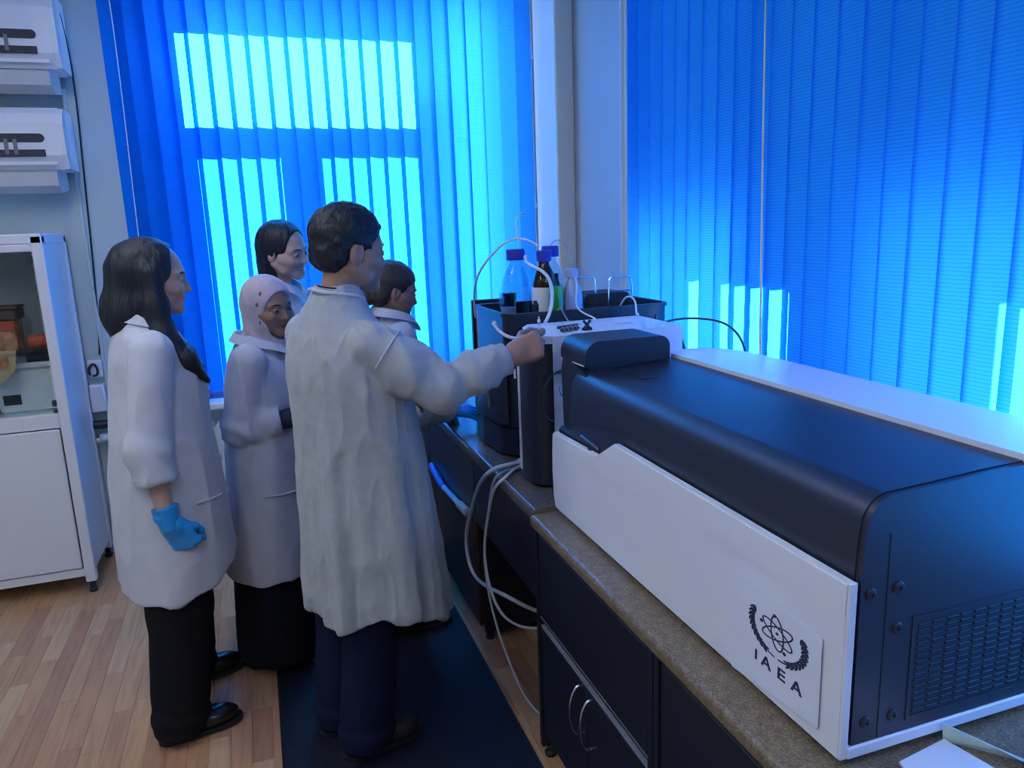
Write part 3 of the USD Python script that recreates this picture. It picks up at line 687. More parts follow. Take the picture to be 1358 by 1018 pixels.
vt.part('sheet', box((1.10, 2.22, 1.282), (1.20, 2.29, 1.2832)), 'paper'); vt.part('print', box((1.11, 2.23, 1.2832), (1.17, 2.25, 1.2838)), 'hose_thin')

# ================================================================ black pump stack behind, with the bottle tray on top
ps = Thing('pump_stack', 'tall black pump module with rounded corners behind the white tower', 'instrument', loc=(1.15, 2.66, .80))
def rrect(x0, y0, x1, y1, r):
    return T([(x0 + r, y0 + r), (x1 - r, y0 + r), (x1 - r, y1 - r), (x0 + r, y1 - r)]).buffer(r, join_style=1)
base = T([(.85, 2.445), (1.42, 2.445), (1.42, 2.86), (.85, 2.86), (.80, 2.80), (.785, 2.66), (.80, 2.50)]).buffer(.02).buffer(-.0)
for i, (z0, z1, sh) in enumerate([(.81, .905, 0), (.91, 1.145, .004)]):
    ps.part('module', extrude(base.buffer(-sh), z1 - z0, 'z', z0), 'instrument_charcoal', smooth=40)
ps.part('front_cover', extrude(T([(.770, 2.50), (.785, 2.46), (.80, 2.455), (.80, 2.78), (.775, 2.76), (.766, 2.64)]), .20, 'z', .925), 'instrument_black', smooth=40)
ps.part('grip', tube([(.770, 2.56, 1.11), (.762, 2.56, 1.09), (.760, 2.56, 1.02), (.764, 2.56, .97)], .006, 8), 'instrument_grey')
for x, y in ((.86, 2.50), (1.38, 2.50), (.86, 2.82), (1.38, 2.82)):
    ps.part('foot', lathe([(0, 0), (.016, 0), (.018, .003), (.016, .012), (0, .012)], 12, (x, y, .80)), 'rubber_black')
by = Thing('bottle_tray', 'long black tray holding the solvent bottles on top of the pump module', 'tray', loc=(1.1, 2.66, 1.146))
trp = rrect(.808, 2.47, 1.45, 2.86, .045)
by.part('tray_base', extrude(trp, .035, 'z', 1.146), 'instrument_charcoal', smooth=40)
by.part('tray_wall', minus(extrude(trp, .125, 'z', 1.181), extrude(trp.buffer(-.008), .2, 'z', 1.19)), 'instrument_charcoal', smooth=40)
by.part('tray_lip', minus(extrude(trp.buffer(.006), .012, 'z', 1.300), extrude(trp.buffer(-.009), .05, 'z', 1.29)), 'instrument_charcoal', smooth=40)
by.part('raised_block', box((1.18, 2.62, 1.19), (1.37, 2.80, 1.345), .012), 'rubber_black')
for k in range(9):
    by.part('rib', box((1.03 + k * .045, 2.4645, 1.20), (1.038 + k * .045, 2.471, 1.27), .001), 'instrument_black')
for x0, x1, y in ((1.13, 1.235, 2.66), (1.265, 1.36, 2.60)):
    rr = Thing('wire_rail', 'bent chrome wire rail standing at the back of the bottle tray' if x0 < 1.2 else 'bent chrome wire rail standing at the right end of the bottle tray', 'rail', loc=(x0, y, 1.19))
    rr.part('rail', tube([(x0, y, 1.19), (x0, y, 1.39), (x0 + .006, y, 1.404), (x0 + .02, y, 1.408), (x1 - .02, y, 1.408), (x1 - .006, y, 1.404), (x1, y, 1.39), (x1, y, 1.19)], .0035, 8), 'chrome', smooth=True)
    rr.part('cross_wire', bar((x0, y, 1.355), (x1, y, 1.355), .0025, 8), 'chrome')


def bottle(name, label, at, r, h, glass, cap, liquid=None, fill=.4, wrap=None, group=None):
    t = Thing(name, label, 'bottle', loc=at); n = r * .42
    out = [(0, 0), (r * .92, 0), (r, .006), (r, h * .58), (r * .93, h * .66), (r * .72, h * .76), (n, h * .84), (n, h * .93)]
    inn = [(n - .003, h * .93), (n - .003, h * .84), (r * .70 - .003, h * .76), (r * .9 - .003, h * .66), (r - .003, h * .58), (r - .003, .008), (0, .006)]
    t.part('glass' if 'glass' in glass else 'body', lathe(out + inn, 28, at), glass, smooth=40)
    if liquid: t.part('liquid', lathe([(0, .007), (r - .0035, .009), (r - .0035, h * fill), (0, h * fill)], 24, at), liquid, smooth=40)
    if cap:
        t.part('cap', lathe([(0, h * .88), (n * 1.38, h * .88), (n * 1.45, h * .89), (n * 1.45, h * .985), (n * 1.3, h), (0, h)], 24, at), cap, smooth=40)
    if wrap:
        m = lathe([(r + .0006, h * wrap[0]), (r + .0014, h * wrap[0]), (r + .0014, h * wrap[1]), (r + .0006, h * wrap[1]), (r + .0006, h * wrap[0])], 28, at)
        t.part('label', m, wrap[2], smooth=40)
    return t


bottle('solvent_bottle', 'large clear glass bottle with a flat blue cap at the left of the tray', (.93, 2.70, 1.19), .058, .335, 'bottle_glass', 'cap_blue', 'clear_liquid', .25)
bottle('solvent_bottle', 'dark amber bottle with a white label and a blue cap between two clear bottles', (1.005, 2.60, 1.19), .046, .330, 'amber_glass', 'cap_blue', None, 0, (.10, .60, 'paper'))
bottle('solvent_bottle', 'clear glass bottle with a blue cap at the right behind the green bottle', (1.085, 2.74, 1.19), .055, .340, 'bottle_glass', 'cap_blue', 'clear_liquid', .3)
bottle('reagent_bottle', 'small bottle with bright green liquid at the front of the tray', (1.012, 2.505, 1.19), .029, .270, 'bottle_glass', None, 'green_liquid', .80 * .96)
bottle('reagent_bottle', 'small pale blue plastic bottle at the front of the tray right of the green one', (1.080, 2.52, 1.19), .038, .265, 'sky_plastic', 'sky_plastic')
bk = Thing('beaker', 'small clear beaker at the left end of the tray', 'beaker', loc=(.868, 2.62, 1.19))
bk.part('glass', lathe([(0, 0), (.030, 0), (.032, .004), (.032, .18), (.034, .184), (.030, .18), (.029, .006), (0, .005)], 26, (.868, 2.62, 1.19)), 'bottle_glass', smooth=40)
bk.part('liquid', lathe([(0, .006), (.0285, .007), (.0285, .13), (0, .13)], 22, (.868, 2.62, 1.19)), 'blue_liquid', smooth=40)
bc = Thing('sample_tube', 'short black sample tube standing in the tray beside the amber bottle', 'tube', loc=(.935, 2.515, 1.19))
bc.part('barrel', lathe([(0, 0), (.012, 0), (.012, .145), (.009, .15), (0, .15)], 14, (.935, 2.515, 1.19)), 'cable_black'); bc.part('rim', lathe([(0, .15), (.007, .15), (.007, .158), (0, .158)], 12, (.935, 2.515, 1.19)), 'cable_black')


def line(label, path, r, mat='hose_white'):
    t = Thing('solvent_line', label, 'tubing', loc=path[0]); t.part('tube', tube(path, r, 8), mat, smooth=True)
    e, d = np.array(path[-1]), np.array(path[-1]) - np.array(path[-2]); d /= np.linalg.norm(d); t.part('ferrule', bar(e - d * .012, e, r * 1.6, 8), mat)


line('thick white tube arching from the left panel up over the large clear bottle', [(.835, 2.95, 1.25), (.815, 2.88, 1.36), (.822, 2.80, 1.45), (.865, 2.74, 1.52), (.905, 2.71, 1.555), (.945, 2.66, 1.562), (.985, 2.60, 1.535)], .0042)
line('thick white tube curving down across the front of the tray to the tower', [(.955, 2.66, 1.50), (.945, 2.54, 1.465), (.965, 2.46, 1.43), (.972, 2.445, 1.36), (.945, 2.43, 1.29), (.895, 2.42, 1.245), (.835, 2.43, 1.232), (.795, 2.46, 1.245), (.780, 2.52, 1.28)], .0062)
line('thin white tube rising from the large clear bottle towards the wall', [(.955, 2.70, 1.53), (.945, 2.72, 1.60), (.965, 2.76, 1.645), (1.0, 2.80, 1.655)], .003)
line('thin white tube slanting from the pale blue bottle down to the white lid', [(1.080, 2.52, 1.43), (1.078, 2.475, 1.38), (1.06, 2.43, 1.325), (1.075, 2.36, 1.30), (1.085, 2.33, 1.287)], .0032)
line('thin grey tube hanging over the tray front below the green bottle', [(1.0, 2.48, 1.30), (1.01, 2.462, 1.32), (1.025, 2.455, 1.29), (1.04, 2.42, 1.25), (1.03, 2.405, 1.20)], .0022, 'hose_thin')
line('thin white tube curving down at the right of the tray to the white lid', [(1.27, 2.52, 1.30), (1.28, 2.455, 1.345), (1.285, 2.43, 1.33), (1.275, 2.40, 1.30), (1.265, 2.37, 1.286)], .0035)
line('thin dark tube looping from the right clear bottle to the tray', [(1.085, 2.74, 1.53), (1.12, 2.70, 1.545), (1.145, 2.66, 1.46), (1.16, 2.64, 1.36), (1.17, 2.60, 1.25)], .0022, 'hose_thin')
for i, (a, b, lb) in enumerate([(1.235, 1.46, 'upper'), (1.215, 1.44, 'lower')]):
    t = Thing('instrument_cable', f'black cable bowing out behind the white tower\'s right side, {lb} of the pair', 'cable', loc=(1.285, 2.38, a))
    t.part('cable', tube([(1.285, 2.38, a), (1.36, 2.39, a + .02), (1.41, 2.38, a), (b - .02, 2.36, a - .06), (b - .01, 2.34, a - .16), (b - .06, 2.34, .805)], .0055, 8), 'cable_black', smooth=True)
    t.part('plug', bar((1.278, 2.38, a), (1.30, 2.38, a), .009, 10), 'cable_black')
t = Thing('instrument_cable', 'thin black cable arching in front of the sunlit part of the right blind', 'cable', loc=(1.285, 2.30, 1.22))
t.part('cable', tube([(1.283, 2.32, 1.22), (1.33, 2.28, 1.27), (1.40, 2.18, 1.285), (1.43, 2.08, 1.275), (1.44, 2.02, 1.24), (1.445, 1.99, 1.18), (1.45, 1.97, .98), (1.46, 1.97, .805)], .0035, 8), 'cable_black', smooth=True)
t.part('plug', bar((1.276, 2.325, 1.215), (1.292, 2.31, 1.228), .006, 10), 'cable_black')
pb = Thing('notice_panel', 'pale upright panel with a dark frame standing left of the bottle tray', 'panel', loc=(.86, 3.02, .80))
pb.part('panel', box((.848, 3.00, .815), (.985, 3.012, 1.30), .002), 'label_paper'); pb.part('frame', minus(box((.836, 2.996, .80), (.997, 3.016, 1.315), .002), box((.850, 2.9, .816), (.983, 3.1, 1.30))), 'cable_black')
pb.part('stand', box((.88, 3.016, .80), (.95, 3.08, .815), .003), 'cable_black')

# ================================================================ people: implicit surfaces meshed with surface nets
def smin(a, b, k):
    h = np.clip(.5 + .5 * (b - a) / k, 0, 1); return b + (a - b) * h - k * h * (1 - h)


def smax(a, b, k): return -smin(-a, -b, k)


def caps(p, a, b, r1, r2):
    a, b = np.asarray(a, float), np.asarray(b, float); ab = b - a
    t = np.clip(((p - a) @ ab) / (ab @ ab), 0, 1)
    return np.linalg.norm(p - a - t[:, None] * ab, axis=1) - (r1 + (r2 - r1) * t)


def elli(p, c, r, R=None):
    q = p - np.asarray(c, float)
    if R is not None: q = q @ R
    r = np.asarray(r, float); k0 = np.linalg.norm(q / r, axis=1); k1 = np.linalg.norm(q / (r * r), axis=1)
    return k0 * (k0 - 1) / np.maximum(k1, 1e-9)


def chain(p, pts, rs, k=.02):
    d = None
    for i in range(len(pts) - 1):
        c = caps(p, pts[i], pts[i + 1], rs[i], rs[i + 1]); d = c if d is None else smin(d, c, k)
    return d


class Loft:
    """Stacked ellipses: rows of (z, cx, cy, rx, ry)."""
    def __init__(s, rows):
        r = np.array(sorted(rows), float); s.z0, s.z1 = r[0, 0], r[-1, 0]; s.f = PchipInterpolator(r[:, 0], r[:, 1:])

    def at(s, z): return s.f(np.clip(z, s.z0, s.z1))

    def __call__(s, p):
        q = s.at(p[:, 2]); u, v = (p[:, 0] - q[:, 0]) / q[:, 2], (p[:, 1] - q[:, 1]) / q[:, 3]
        k = np.sqrt(u * u + v * v) + 1e-9
        d = (k - 1) * np.minimum(q[:, 2], q[:, 3]) * .6 + (k - 1) * .4 * np.maximum(q[:, 2], q[:, 3])
        return np.maximum(d, np.maximum(s.z0 - p[:, 2], p[:, 2] - s.z1))


def surf(f, lo, hi, h, project=True):
    lo, hi = np.array(lo, float), np.array(hi, float); n = np.ceil((hi - lo) / h).astype(int) + 1
    ax = [lo[i] + h * np.arange(n[i]) for i in range(3)]
    V = np.empty(tuple(n))
    step = max(1, int(300000 / (n[1] * n[2])))
    for i in range(0, n[0], step):
        g = np.stack(np.meshgrid(ax[0][i:i + step], ax[1], ax[2], indexing='ij'), -1)
        V[i:i + step] = f(g.reshape(-1, 3)).reshape(g.shape[:3])
    neg = V < 0
    acc = np.zeros(tuple(n - 1) + (3,)); cnt = np.zeros(tuple(n - 1))
    for a in range(3):
        sl0 = [slice(None)] * 3; sl1 = [slice(None)] * 3; sl0[a] = slice(None, -1); sl1[a] = slice(1, None)
        A, B = V[tuple(sl0)], V[tuple(sl1)]; cr = (A < 0) != (B < 0)
        t = np.where(cr, A / np.where(cr, A - B, 1), 0)
        b, c = [q for q in range(3) if q != a]
        for db in (0, 1):
            for dc in (0, 1):
                s = [slice(None)] * 3
                s[b] = slice(0, n[b] - 1) if db == 0 else slice(1, n[b]); s[c] = slice(0, n[c] - 1) if dc == 0 else slice(1, n[c])
                m = cr[tuple(s)]; cnt += m; acc[..., a] += np.where(m, t[tuple(s)], 0)
                if db: acc[..., b] += m
                if dc: acc[..., c] += m
    act = cnt > 0; ids = -np.ones(act.shape, int); ids[act] = np.arange(act.sum())
    ijk = np.argwhere(act); P = lo + h * (ijk + acc[act] / cnt[act][:, None]); F = []
    for a in range(3):
        b, c = (a + 1) % 3, (a + 2) % 3
        sl0 = [slice(None)] * 3; sl1 = [slice(None)] * 3; sl0[a] = slice(None, -1); sl1[a] = slice(1, None)
        A, B = neg[tuple(sl0)], neg[tuple(sl1)]; e = np.argwhere(A != B)
        e = e[(e[:, b] > 0) & (e[:, c] > 0) & (e[:, b] < n[b] - 1) & (e[:, c] < n[c] - 1)]
        fl = A[tuple(e.T)]
        def q(db, dc):
            k = e.copy(); k[:, b] -= db; k[:, c] -= dc; return ids[tuple(k.T)]
        v = np.stack([q(1, 1), q(0, 1), q(0, 0), q(1, 0)], 1); v[~fl] = v[~fl][:, ::-1]
        F += [v[:, [0, 1, 2]], v[:, [0, 2, 3]]]
    F = np.vstack(F)
    if project:
        for _ in range(2):
            d = f(P); e = h * .25
            g = np.stack([f(P + np.eye(3)[k] * e) - d for k in range(3)], 1) / e
            P = P - np.clip(d, -h, h)[:, None] * g / np.maximum((g * g).sum(1, keepdims=True), .25) * .8
    t = trimesh.Trimesh(P, F, process=False)
    return t


def displace(m, fn):
    n = np.array(m.vertex_normals); m.vertices = np.asarray(m.vertices) + n * fn(np.asarray(m.vertices), n)[:, None]; return m


def unit(v): v = np.asarray(v, float); return v / np.linalg.norm(v)


def rotm(yaw=0, pitch=0, roll=0):
    """Head rotation: yaw to the left, pitch down, roll to the right side (degrees); columns are the head's axes."""
    y, q, r = np.radians([yaw, pitch, roll])
    Rz = np.array([[math.cos(y), -math.sin(y), 0], [math.sin(y), math.cos(y), 0], [0, 0, 1]])
    Ry = np.array([[math.cos(q), 0, math.sin(q)], [0, 1, 0], [-math.sin(q), 0, math.cos(q)]])
    Rx = np.array([[1, 0, 0], [0, math.cos(r), -math.sin(r)], [0, math.sin(r), math.cos(r)]])
    return Rz @ Ry @ Rx


# ---- head, in its own frame: x forward, y left, z up, origin between the ears
def head_field(p, w=1.0, jaw=1.0, smile=0.0):
    s = np.abs(p[:, 1]); q = np.c_[p[:, 0], s, p[:, 2]]
    d = elli(p, (-.012, 0, .040), (.096, .074 * w, .082))
    d = smin(d, elli(p, (.040, 0, -.020), (.054, .060 * w, .086)), .035)
    d = smin(d, elli(p, (.030, 0, -.058), (.052, .050 * w * jaw, .052)), .03)
    d = smin(d, caps(p, (.074, -.012, -.098), (.074, .012, -.098), .017, .017), .022)                 # chin
    d = smin(d, caps(q, (.066, .046 * w, -.030), (.030, .062 * w, -.022), .018, .016), .03)             # cheekbone
    d = smin(d, caps(q, (.030, .052 * w * jaw, -.074), (-.012, .060 * w, -.045), .016, .016), .03)     # jaw line
    d = smin(d, caps(q, (.086, .012, .020), (.070, .048, .018), .009, .008), .018)                   # brow
    d = smax(d, -elli(q, (.100, .031, .000), (.017, .017, .011)), .016)                              # eye socket
    d = smin(d, elli(q, (.0815, .031, -.001), (.0125, .0145, .0115)), .004)                          # lids
    d = smax(d, -elli(q, (.0950, .031, -.0022), (.0085, .0118, .0036)), .002)                        # the slit between them
    d = smin(d, caps(p, (.086, 0, .010), (.107, 0, -.032), .0065, .0095), .012)                      # nose
    d = smin(d, caps(q, (.097, .0, -.036), (.092, .0125, -.037), .0075, .0062), .008)
    d = smin(d, caps(q, (.086, .0, -.0580), (.077, .020 + .004 * smile, -.0605 + .007 * smile), .0075, .004), .008)  # lips
    d = smin(d, caps(q, (.084, .0, -.0700), (.076, .017 + .004 * smile, -.0665 + .007 * smile), .0078, .0045), .008)
    d = smax(d, -(caps(q, (.098, .0, -.0640), (.086, .021 + .004 * smile, -.0635 + .008 * smile), .0036, .002)), .004)
    e = elli(q, (-.012, .078 * w, -.004), (.021, .008, .033), rotm(0, 12, 0))                         # ear
    e = np.maximum(e, -elli(q, (-.006, .087 * w, .000), (.011, .007, .019)))
    d = smin(d, e, .006)
    return smin(d, caps(p, (-.022, 0, -.050), (-.040, 0, -.19), .052 * w, .055 * w), .03)


def hand_parts(p, curl, spread, thumb, k=1.0):
    """A right hand: x to the fingertips, z out of the back of the hand, y to the thumb side."""
    d = None; ys = (.031, .0105, -.0105, -.030); xs = (.090, .094, .088, .078)
    L = ((.043, .026, .020), (.047, .030, .022), (.043, .028, .021), (.033, .021, .018)); R = ((.0098, .0088, .0078), (.0100, .0090, .008), (.0095, .0086, .0077), (.0085, .0077, .0070))
    for i in range(4):
        c = caps(p, (.012, ys[i] * .62, 0), (xs[i], ys[i], .002), .0160 * k, .0125 * k); d = c if d is None else smin(d, c, .012)
    d = smin(d, caps(p, (-.03, 0, 0), (.02, 0, 0), .026 * k, .022 * k), .02)
    d = smin(d, caps(p, (.018, .022, -.006), (.050, .034, -.010), .017 * k, .012 * k), .014)
    fin = None
    for i in range(4):
        a0 = np.array((xs[i] - .004, ys[i], .001)); ang = 0; f = None
        for j in range(3):
            ang += math.radians(curl[i][j]); sp = math.radians(spread[i])
            dr = np.array((math.cos(ang) * math.cos(sp), math.cos(ang) * math.sin(sp), -math.sin(ang))); b0 = a0 + dr * L[i][j]
            c = caps(p, a0, b0, (R[i][j] + .0006) * k, (R[i][j] - .0006) * k); f = c if f is None else smin(f, c, .003); a0 = b0
        fin = f if fin is None else np.minimum(fin, f)
    d = smin(d, fin, .006)
    return smin(d, chain(p, thumb, [.0125 * k, .0110 * k, .0098 * k, .0086 * k], .004), .007)


FLAT = dict(curl=[(4, 8, 6), (2, 8, 6), (4, 8, 6), (5, 10, 8)], spread=(9, 2, -5, -13), thumb=[(.028, .026, -.006), (.058, .050, -.012), (.084, .068, -.016), (.106, .080, -.020)])
FIST = dict(curl=[(58, 72, 45), (62, 75, 45), (66, 75, 45), (70, 75, 45)], spread=(2, 0, -2, -4), thumb=[(.028, .026, -.008), (.056, .044, -.022), (.082, .042, -.036), (.100, .026, -.044)])
EASY = dict(curl=[(22, 30, 20), (28, 34, 22), (32, 36, 24), (36, 38, 24)], spread=(4, 1, -2, -6), thumb=[(.028, .026, -.008), (.056, .046, -.022), (.082, .052, -.034), (.102, .050, -.044)])
PINCH = dict(curl=[(30, 45, 26), (60, 66, 40), (70, 70, 42), (76, 70, 42)], spread=(7, 0, -2, -4), thumb=[(.028, .026, -.008), (.062, .052, -.022), (.096, .056, -.042), (.120, .050, -.058)])


def hand_mesh(pose, k, size, left, wrist, xd, zd, h=.0028):
    m = surf(lambda p: hand_parts(p, pose['curl'], pose['spread'], pose['thumb'], k), (-.062, -.075, -.115), (.215, .115, .042), h)
    v = np.asarray(m.vertices).copy() * size; f = np.asarray(m.faces)
    if left: v[:, 1] *= -1; f = f[:, ::-1]
    x = unit(xd); z = unit(np.asarray(zd, float) - x * (np.asarray(zd, float) @ x)); y = np.cross(z, x)
    return trimesh.Trimesh(v @ np.stack([x, y, z]) + np.asarray(wrist, float), f, process=False)


def weld(ms):
    a = mani(ms[0])
    for b in ms[1:]: a = a + mani(b)
    assert a.num_tri() > sum(len(b.faces) for b in ms) * .3, 'a mesh is not closed'
    return tm(a)


def cloth_folds(amp, seed, sc=(9, 9, 2.4), sharp=.6):
    def fn(v, n):
        a = meshkit.fbm(v * np.array(sc) + seed * 7.3, 3, seed) - .5
        r = 1 - np.abs(2 * meshkit.noise(v * np.array(sc) * 1.35 + seed * 3.1, seed + 5) - 1); r = r ** 3
        return amp * (a * 2 * (1 - sharp) + (r - .25) * sharp)
    return fn


def creases(m, at, axis, amp, freq, reach):
    """Compression folds across a sleeve around a joint."""
    at, axis = np.asarray(at, float), unit(axis)
    def fn(v, n):
        q = v - at; t = q @ axis; d = np.linalg.norm(q, axis=1); w = np.exp(-(d / reach) ** 2)
        return amp * w * np.sin(t * freq + 3.0 * meshkit.noise(v * 14, 9))
    return displace(m, fn)


def shoe_mesh(ankle, yaw, L=.255, W=.088, H=.062, heel=.018):
    """A low shoe standing on the floor below the ankle: body and sole."""
    a = math.radians(yaw); R = np.array([[math.cos(a), math.sin(a), 0], [-math.sin(a), math.cos(a), 0], [0, 0, 1]])
    def f(p):
        d = smin(caps(p, (-.045, 0, .046), (.03, 0, .048), W * .42, W * .44), elli(p, (.085, 0, .036), (.085, W * .5, .036)), .03)
        d = smin(d, caps(p, (-.03, 0, .05), (-.028, 0, .085), .036, .038), .02)
        return smax(d, .012 - p[:, 2], .006)
    up = surf(f, (-.12, -.08, -.01), (.20, .08, .14), .005)
    ol = unary_union([Point(-.045, 0).buffer(W * .42), Point(.03, 0).buffer(W * .43), affinity.scale(Point(.105, 0).buffer(1), .072, W * .49)]).convex_hull.buffer(.004)
    so = cat(extrude(ol, .016, 'z', 0.002), extrude(ol.intersection(Polygon([(-.2, -.1), (-.01, -.1), (-.01, .1), (-.2, .1)])), .006, 'z', 0))
    for m in (up, so): m.vertices = np.asarray(m.vertices) @ R + [ankle[0], ankle[1], 0]
    return up, so


class Person:
    def __init__(s, label, loc, heading, H, group=None):
        s.t = Thing('person', label, 'person', loc=loc, rz=heading); s.k = H / 1.70; s.H = H; s.heading = heading

    def L(s, w): return s.t.local(np.array([w], float))[0]              # a world point in the person's own frame

    def build(s, head, arms, feet, lean=(0, 0), skin='skin', w=1.0, jaw=1.0, smile=0.0, gloves=(None, None), brow='hair_black'):
        k = s.k; s.arms, s.feet = arms, feet; s.hc = np.array(head[0]); s.R = rotm(*head[1]); lx, ly = lean
        nb = np.array((lx * .92, ly * .92, 1.425 * k))
        torso = Loft([(.80 * k, 0, 0, .085 * k, .13 * k), (.92 * k, 0, 0, .095 * k, .145 * k), (1.05 * k, lx * .4, ly * .4, .085 * k, .125 * k), (1.25 * k, lx * .7, ly * .7, .095 * k, .145 * k), (1.33 * k, lx * .85, ly * .85, .066 * k, .115 * k), (1.41 * k, lx * .92, ly * .92, .045 * k, .055 * k)])
        hips = [np.array((0, y * k, .88 * k)) for y in (-.085, .085)]
        neck_top = s.hc + s.R @ np.array((-.035, 0, -.13)) * k
        def body(p):
            d = smin(torso(p), caps(p, nb + [0, 0, -.05], neck_top, .052 * k, .048 * k), .03)
            for (sh, el, wr, *_), hp, (fx, fy, yaw) in zip(arms, hips, feet):
                d = smin(d, caps(p, sh, el, .036 * k, .032 * k), .03); d = smin(d, caps(p, el, wr, .034 * k, .025 * k), .015)
                an = np.array((fx, fy, .09 * k)); kn = (hp + an) / 2 + [.02, 0, .02]
                d = smin(d, chain(p, [hp, kn, an], [.075 * k, .052 * k, .036 * k], .04), .04)
                c, q = math.cos(math.radians(yaw)), math.sin(math.radians(yaw))
                d = smin(d, caps(p, an - [.01 * c, .01 * q, .035], an + [.12 * c, .12 * q, -.055], .032, .024), .03)
            return d
        pts = np.array([q for a in arms for q in a[:3]] + [np.array((f[0], f[1], 0)) for f in feet] + [neck_top, (0, 0, 1.4 * k)])
        bm = surf(body, pts.min(0) - .17, pts.max(0) + .17, .012)
        hm = surf(lambda p: head_field(p, w, jaw, smile), (-.130, -.110, -.265), (.135, .110, .140), .0038)
        hm.vertices = (np.asarray(hm.vertices) * k) @ s.R.T + s.hc
        hands = []
        for i, (sh, el, wr, xd, zd, pose) in enumerate(arms):
            hands.append(hand_mesh(pose, .93 if gloves[i] else 1.0, k * 1.0, i == 1, wr, xd, zd, .0034 if s.k < 2 else .003))
        s.t.part('body', weld([bm, hm] + hands), skin, smooth=True, local=True)
        for i, g in enumerate(gloves):
            if g:
                sh, el, wr, xd, zd, pose = arms[i]; u = unit(np.asarray(el) - wr)
                m = hand_mesh(pose, 1.05, k * 1.05, i == 1, wr, xd, zd)
                cuff = surf(lambda p: np.maximum(caps(p, wr - u * .012, wr + u * .055, .031 * k, .041 * k), np.maximum(-((p - wr) @ u) - .02, (p - wr) @ u - .055)), np.asarray(wr) - .11, np.asarray(wr) + .11, .004)
                m = displace(weld([m, cuff]), cloth_folds(.0014, 4 + i, (40, 40, 40)))
                s.t.part('glove', m, g, smooth=True, local=True, label='bright blue glove' if g == 'glove_blue' else 'dark glove')
        # eyes, brows, lips
        for y in (.031, -.031):
            c = s.hc + s.R @ (np.array((.0812, y, -.0016)) * k)
            e = trimesh.creation.icosphere(2, .0105 * k); e.apply_scale((1, 1, 1)); e.vertices = e.vertices @ s.R.T + c
            ep = s.t.part('eye', e, 'eye_white', smooth=True, local=True)
            ir = trimesh.creation.icosphere(2, .0056 * k); ir.vertices = (ir.vertices * [.45, 1, 1]) @ s.R.T + s.hc + s.R @ (np.array((.0902, y * 1.0, -.0018)) * k)
            s.t.part('iris', ir, 'iris_dark', smooth=True, local=True, under=ep)
            b = tube([(np.array((x_, y_, z_)) * k) @ s.R.T + s.hc for x_, y_, z_ in ((.0935, y * .42, .0185), (.0915, y * .95, .0235), (.078, y * 1.62, .0185))], [.0028, .0036, .0016], 7)
            s.t.part('eyebrow', b, brow, smooth=True, local=True)
        lp = [tube([(np.array((x_, y_, z_)) * k) @ s.R.T + s.hc for x_, y_, z_ in pts_], rr, 8) for pts_, rr in (
            (((.0795, -.021 - .004 * smile, -.0615 + .007 * smile), (.0905, -.007, -.0590), (.0925, 0, -.0600), (.0905, .007, -.0590), (.0795, .021 + .004 * smile, -.0615 + .007 * smile)), [.0015, .0036, .0036, .0036, .0015]),
            (((.0790, -.019 - .004 * smile, -.0645 + .007 * smile), (.0885, -.008, -.0695), (.0905, 0, -.0700), (.0885, .008, -.0695), (.0790, .019 + .004 * smile, -.0645 + .007 * smile)), [.0015, .0044, .0046, .0044, .0015]))]
        s.t.part('lips', cat(*lp), 'lip_' + skin.split('_')[-1] if 'lip_' + skin.split('_')[-1] in M else 'lip', smooth=True, local=True)

    def headspace(s, f):
        """A field given in head coordinates, as a field in the person's frame."""
        return lambda p: f(((p - s.hc) @ s.R) / s.k) * s.k

    def add(s, name, m, mat, **kw): return s.t.part(name, m, mat, smooth=True, local=True, **kw)

    def trousers(s, mat, waist, r, top=1.02, bell=1.0, folds=.006, seed=1):
        k = s.k
        hips = [np.array((0, y * k, .90 * k)) for y in (-.085, .085)]; lo = Loft(waist)
        def f(p):
            d = lo(p); legs = None
            for hp, (fx, fy, yaw) in zip(hips, s.feet):
                an = np.array((fx - .01, fy, .045)); kn = (hp + an) / 2 + [.012, 0, .0]
                c = chain(p, [hp, kn, an], [r[0], r[1], r[2]], .05); legs = c if legs is None else smin(legs, c, .012)
            return smax(smin(d, legs, .05), .028 - p[:, 2], .01)
        x = [q[0] for q in s.feet]; y = [q[1] for q in s.feet]
        m = surf(f, (min(x + [-.0]) - .22, min(y) - .22, .0), (max(x + [0]) + .22, max(y) + .22, top * k + .05), .008)
        m = displace(m, cloth_folds(folds, seed, (8, 8, 2.2)))
        m = displace(m, lambda v, n: folds * .7 * np.exp(-((v[:, 2] - .07) / .06) ** 2) * np.sin(v[:, 2] * 80 + 3 * meshkit.noise(v * 9, 3)))
        return s.add('trousers', m, mat)

    def shoes(s, mat, L=.25, W=.09, buckle=False):
        for fx, fy, yaw in s.feet:
            up, so = shoe_mesh((fx, fy), yaw, L, W); q = s.add('shoe', up, mat); s.t.part('sole', so, 'rubber_black', local=True, under=q)
            a = math.radians(yaw); R = np.array([[math.cos(a), math.sin(a), 0], [-math.sin(a), math.cos(a), 0], [0, 0, 1]])
            if buckle:
                b = tube([(.045, -.012, .0835), (.045, .012, .0835), (.060, .012, .0775), (.060, -.012, .0775), (.045, -.012, .0835)], .0022, 6, smooth=False); b.vertices = b.vertices @ R + [fx, fy, 0]
                s.t.part('buckle', b, 'chrome', local=True, under=q)
            else:
                st = tube([(.062, -.034, .060), (.055, -.02, .079), (.053, 0, .085), (.055, .02, .079), (.062, .034, .060)], .0028, 6); st.vertices = st.vertices @ R + [fx, fy, 0]
                s.t.part('strap', st, 'rubber_black', local=True, under=q)


